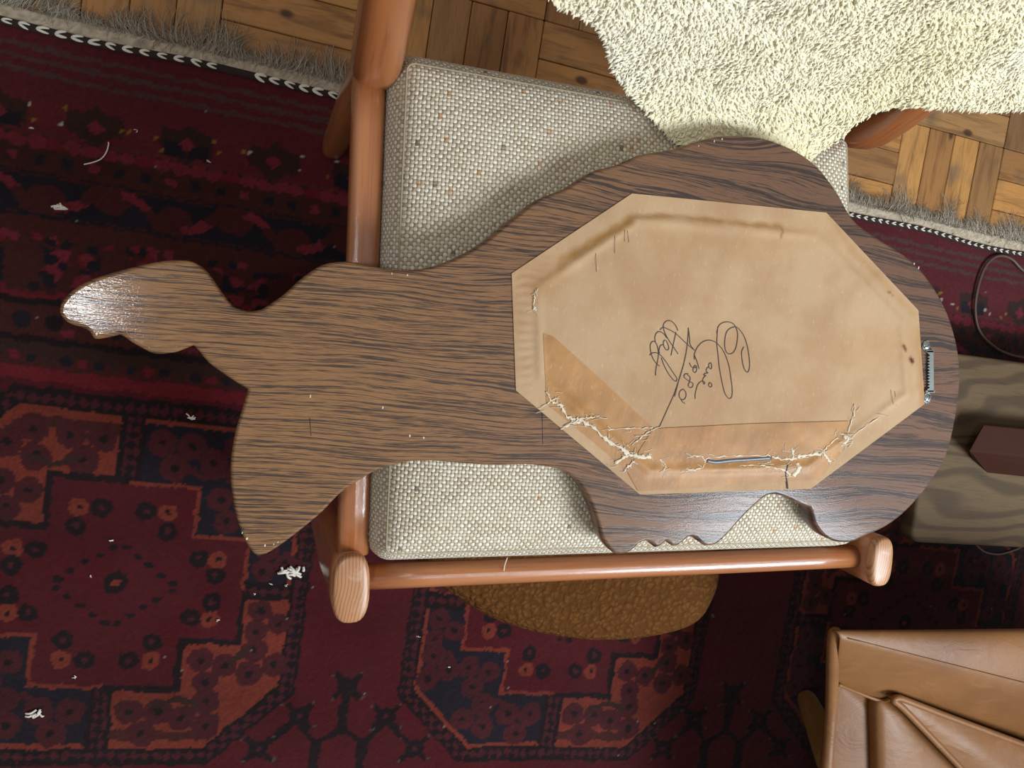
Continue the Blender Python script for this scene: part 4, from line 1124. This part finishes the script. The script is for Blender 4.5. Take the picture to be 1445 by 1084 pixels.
# ------------------------------------------------------------------ leather armchair
ac = thing('leather_armchair', (1.25, -.7, 0), 'cognac brown leather armchair with piped seat cushion in the lower right corner', 'armchair')
ARM = [((1184, 905, .27), (1445, 905, .27)), ((1170, 897, .34), (1445, 892, .34)), ((1168, 892, .375), (1445, 887, .37)), ((1172, 887, .394), (1445, 886, .392)), ((1180, 891, .401), (1445, 915, .402)),
       ((1183, 899, .402), (1445, 960, .402)), ((1183, 903, .4005), (1445, 970, .399)), ((1182, 915, .392), (1445, 990, .388)), ((1178, 945, .360), (1445, 1025, .355)), ((1176, 966, .338), (1445, 1052, .325)), ((1192, 975, .30), (1460, 1065, .29)), ((1200, 960, .27), (1460, 1030, .27))]
def arm_part(mirror=None):
    rows = []
    A = np.array([P(*a) for a, b in ARM]); B = np.array([P(*b) for a, b in ARM])
    cm = A.mean(0)
    ax = np.array([1.0, 0, 0])
    for k, dx in ((.25, .012), (.70, .006), (.90, .001), (.975, .002)): rows.append(cm + (A - cm) * k + ax * dx)
    for t in (.03, .12, .3, .6, 1.0, 1.5, 2.1): rows.append(A + (B - A) * t)
    V = np.array(rows); n = len(ARM)
    V[4:, :, 0] += 0.0
    if mirror is not None: V[:, :, 1] = 2 * mirror - V[:, :, 1]
    Fc = [(r * n + k, r * n + (k + 1) % n, (r + 1) * n + (k + 1) % n, (r + 1) * n + k) for r in range(len(rows) - 1) for k in range(n)]
    Fc += [tuple(range(n))[::-1], tuple((len(rows) - 1) * n + k for k in range(n))]
    if mirror is None: Fc = [f[::-1] for f in Fc]
    o = part('arm', V.reshape(-1, 3), Fc, M['leather'], ac)
    sb = o.modifiers.new('soft', 'SUBSURF'); sb.levels = 2; sb.render_levels = 2
    return o
arm = arm_part(); arm_part(-.80)
S0, S1 = P(1191, 899.5, .4025), P(1445, 964, .4025)
V, Fc, uv = sweep(np.array([S0 + (S1 - S0) * t for t in np.linspace(0.02, 2.0, 20)]), .0005, .0007, xdir=(0, 0, 1), n=6); part('arm_seam', V, Fc, M['leather'], arm)
# base frame, undercut below the seat
bz = .316
bb = rounded_poly([P(1173, 955, bz)[:2], P(1164, 1084, bz)[:2] + np.array([.03, -.52]), np.array([1.70, -1.12]), np.array([1.70, -.50])], [.01, .03, .03, .03], 5)
bcen = np.array([1.36, -.80]); nb_ = len(bb); V = []
bk = [(.58, .20), (.72, .235), (.88, .280), (.975, .300), (.99, .310), (.975, bz), (.5, bz)]
for k_, z_ in bk: V += [(*(bcen + (q_ - bcen) * k_), z_) for q_ in bb]
Fc = [(r * nb_ + k, r * nb_ + (k + 1) % nb_, (r + 1) * nb_ + (k + 1) % nb_, (r + 1) * nb_ + k) for r in range(len(bk) - 1) for k in range(nb_)]
Fc += [tuple(range(nb_))[::-1], tuple((len(bk) - 1) * nb_ + k for k in range(nb_))]
part('base_frame', V, Fc, M['leather'], ac)
roll = catmull([P(1178, 893, .385), P(1176, 908, .378), P(1175, 930, .365), P(1174, 968, .338), P(1173, 1000, .322), P(1170, 1040, .316), P(1167, 1084, .316), P(1160, 1200, .316)], 6)
V, Fc, uv = sweep(roll, .0085, .0095, n=12, round_ends=3); part('front_roll', V, Fc, M['leather'], ac)
# puffed front border and seat pad with piping
cz = .362
def puff(name, pts, prof_, smooth_n=3):
    o_ = catmull(np.array(pts), smooth_n, True)
    if signed_area(o_) < 0: o_ = o_[::-1]
    cen_ = o_.mean(0); n = len(o_); V = []
    for k, z in prof_: V += [(*(cen_ + (q_ - cen_) * k), z) for q_ in o_]
    Fc = [(r * n + k, r * n + (k + 1) % n, (r + 1) * n + (k + 1) % n, (r + 1) * n + k) for r in range(len(prof_) - 1) for k in range(n)]
    Fc += [tuple(range(n))[::-1], tuple((len(prof_) - 1) * n + k for k in range(n))]
    return part(name, V, Fc, M['leather'], ac), o_
fbz = .335
fb = [P(x, y, fbz)[:2] for x, y in [(1240, 990), (1252, 988), (1268, 996), (1300, 1028), (1360, 1090), (1430, 1165), (1440, 1185), (1380, 1190), (1260, 1190), (1244, 1180), (1240, 1120), (1238, 1050), (1237, 1010)]]
puff('front_border', fb, [(1.0, .312), (1.012, .322), (1.0, .331), (.96, .336), (.85, .340), (.5, .344), (.05, .345)])
def edge(pts, n=5): return [P(x, y, cz)[:2] for x, y in pts]
sc_ = edge([(1261, 987), (1268, 985), (1280, 989), (1345, 1014), (1445, 1051), (1560, 1092)]) + [np.array([1.45, -.58]), np.array([1.62, -.64]), np.array([1.66, -.80]), np.array([1.45, -.83])] + edge([(1452, 1185), (1400, 1130), (1356, 1084), (1308, 1034), (1275, 1000), (1264, 991)])
so2 = catmull(np.array(sc_), 3, True)
def seat_z(X, Y):
    d = np.full(X.shape, 9.0)
    for a_, b_ in zip(so2, np.roll(so2, -1, 0)): d = np.minimum(d, seg_dist(X, Y, a_, b_))
    return cz + .022 * (1 - np.exp(-d / .045)) + (vnoise(X, Y, .06, 91) - .5) * .006 * np.clip(d / .03, 0, 1)
seat = sheet('seat_pad', so2, M['leather'], ac, 0, .009, None, seat_z)
V, Fc = rings_solid(so2, [(-.02, .318), (-.004, .335), (.0, .350), (0, cz)], cap_top=False); part('seat_boxing', V, Fc, M['leather'], seat)
V, Fc, uv = sweep(np.array([(q_[0], q_[1], cz) for q_ in so2]), .0050, .0050, xdir=(0, 0, 1), n=10, closed=True); part('piping', V, Fc, M['leather'], seat)
V, Fc, uv = sweep(catmull([P(1183, 966, .340), P(1205, 975, .330), P(1240, 988, .330), P(1256, 987, .345)], 5), .0030, .0030, n=8); part('panel_piping', V, Fc, M['leather'], ac)
def hexa(name, bottom, top, mat, parent, bev=.02, seg=4):
    off = np.array(world_loc(parent)); V = np.array(list(bottom) + list(top), dtype=float) - off
    Fc = [(0, 3, 2, 1), (4, 5, 6, 7)] + [(i, (i + 1) % 4, 4 + (i + 1) % 4, 4 + i) for i in range(4)]
    o = link(name, make_mesh(name, V, Fc), mat, parent)
    b = o.modifiers.new('round', 'BEVEL'); b.width = bev; b.segments = seg; b.limit_method = 'NONE'
    return o
hexa('backrest', [(1.52, -.48, .30), (1.70, -.48, .30), (1.70, -1.10, .30), (1.52, -1.10, .30)][::-1], [(1.60, -.48, .78), (1.80, -.48, .78), (1.80, -1.10, .78), (1.60, -1.10, .78)][::-1], M['leather'], ac, .04, 5)
def tleg(foot, top):
    foot, top = np.array(foot), np.array(top); ts_ = np.linspace(0, 1, 8)
    V, Fc, uv = sweep(np.array([foot + (top - foot) * t for t in ts_]), np.interp(ts_, [0, 1], [.019, .030]), n=18, round_ends=4)
    part('leg', V, Fc, M['legwood'], ac, uv)
f0 = P(1139, 988, .028); t0 = P(1176, 1072, .2); tleg(f0, t0)
dv_ = t0 - f0
for fx_, fy_, sx, sy in ((f0[0], -1.02, 1, -1), (1.58, f0[1], -1, 1), (1.58, -1.02, -1, -1)):
    tleg((fx_, fy_, .028), (fx_ + dv_[0] * sx * .5, fy_ + dv_[1] * sy, .2))

# ------------------------------------------------------------------ lint and threads lying on the rug
q = catmull([P(x, y, .0135) for x, y in [(119, 232), (132, 229), (143, 224), (150, 215), (153, 205), (153, 201)]], 5)
V, Fc, uv = sweep(q, .0009, .0009, n=6, round_ends=2); co = q.mean(0) - np.array([0, 0, .001])
tag(link('loose_thread', make_mesh('loose_thread', np.array(V) - co, Fc), M['thread'], None, tuple(co)), 'curved white thread lying on the red end of the rug', 'thread')
def fluff(name, px, py, r, label, n=9, group=None, cat='lint'):
    c = P(px, py, .0105); V, Fc = [], []
    for k in range(n):
        a = rng.uniform(0, 6.28); p = np.array([rng.normal(0, r * .45), rng.normal(0, r * .25), 0])
        d = np.array([math.cos(a), math.sin(a) * .6, 0]) * r * rng.uniform(.4, .9)
        w, f, _ = sweep(catmull([p - d, p + np.array([0, 0, r * .25]) + rng.normal(0, r * .1, 3) * np.array([1, 1, 0]), p + d], 4), r * .10, r * .16, n=5)
        b0 = len(V); V += list(w); Fc += [tuple(i + b0 for i in g) for g in f]
    o = link(name, make_mesh(name, V, Fc), M['thread'], None, tuple(c)); tag(o, label, cat, group)
fluff('wool_fluff', 413, 806, .013, 'tuft of white fluff on the rug beside the front leg of the teak chair', 16)
fluff('wool_fluff', 84, 293, .009, 'frayed pale yarn knot in the dark rug border above the goose head', 10)
fluff('wool_fluff', 270, 590, .006, 'small grey fluff speck on the rug left of the goose tail', 8)
fluff('wool_fluff', 50, 1008, .010, 'grey fluff wisp on the rug near the lower left corner', 8)
specks = [(157, 764, .004), (360, 838, .003), (381, 825, .003), (404, 826, .003), (128, 814, .003), (192, 184, .003), (46, 182, .003), (590, 899, .003), (295, 228, .003), (308, 875, .003), (105, 955, .004), (634, 942, .003)]
for x, y, r in specks:
    fluff('lint_speck', x, y, r, 'tiny white lint speck lying on the dark red rug', 3, 'white lint specks on the rug')
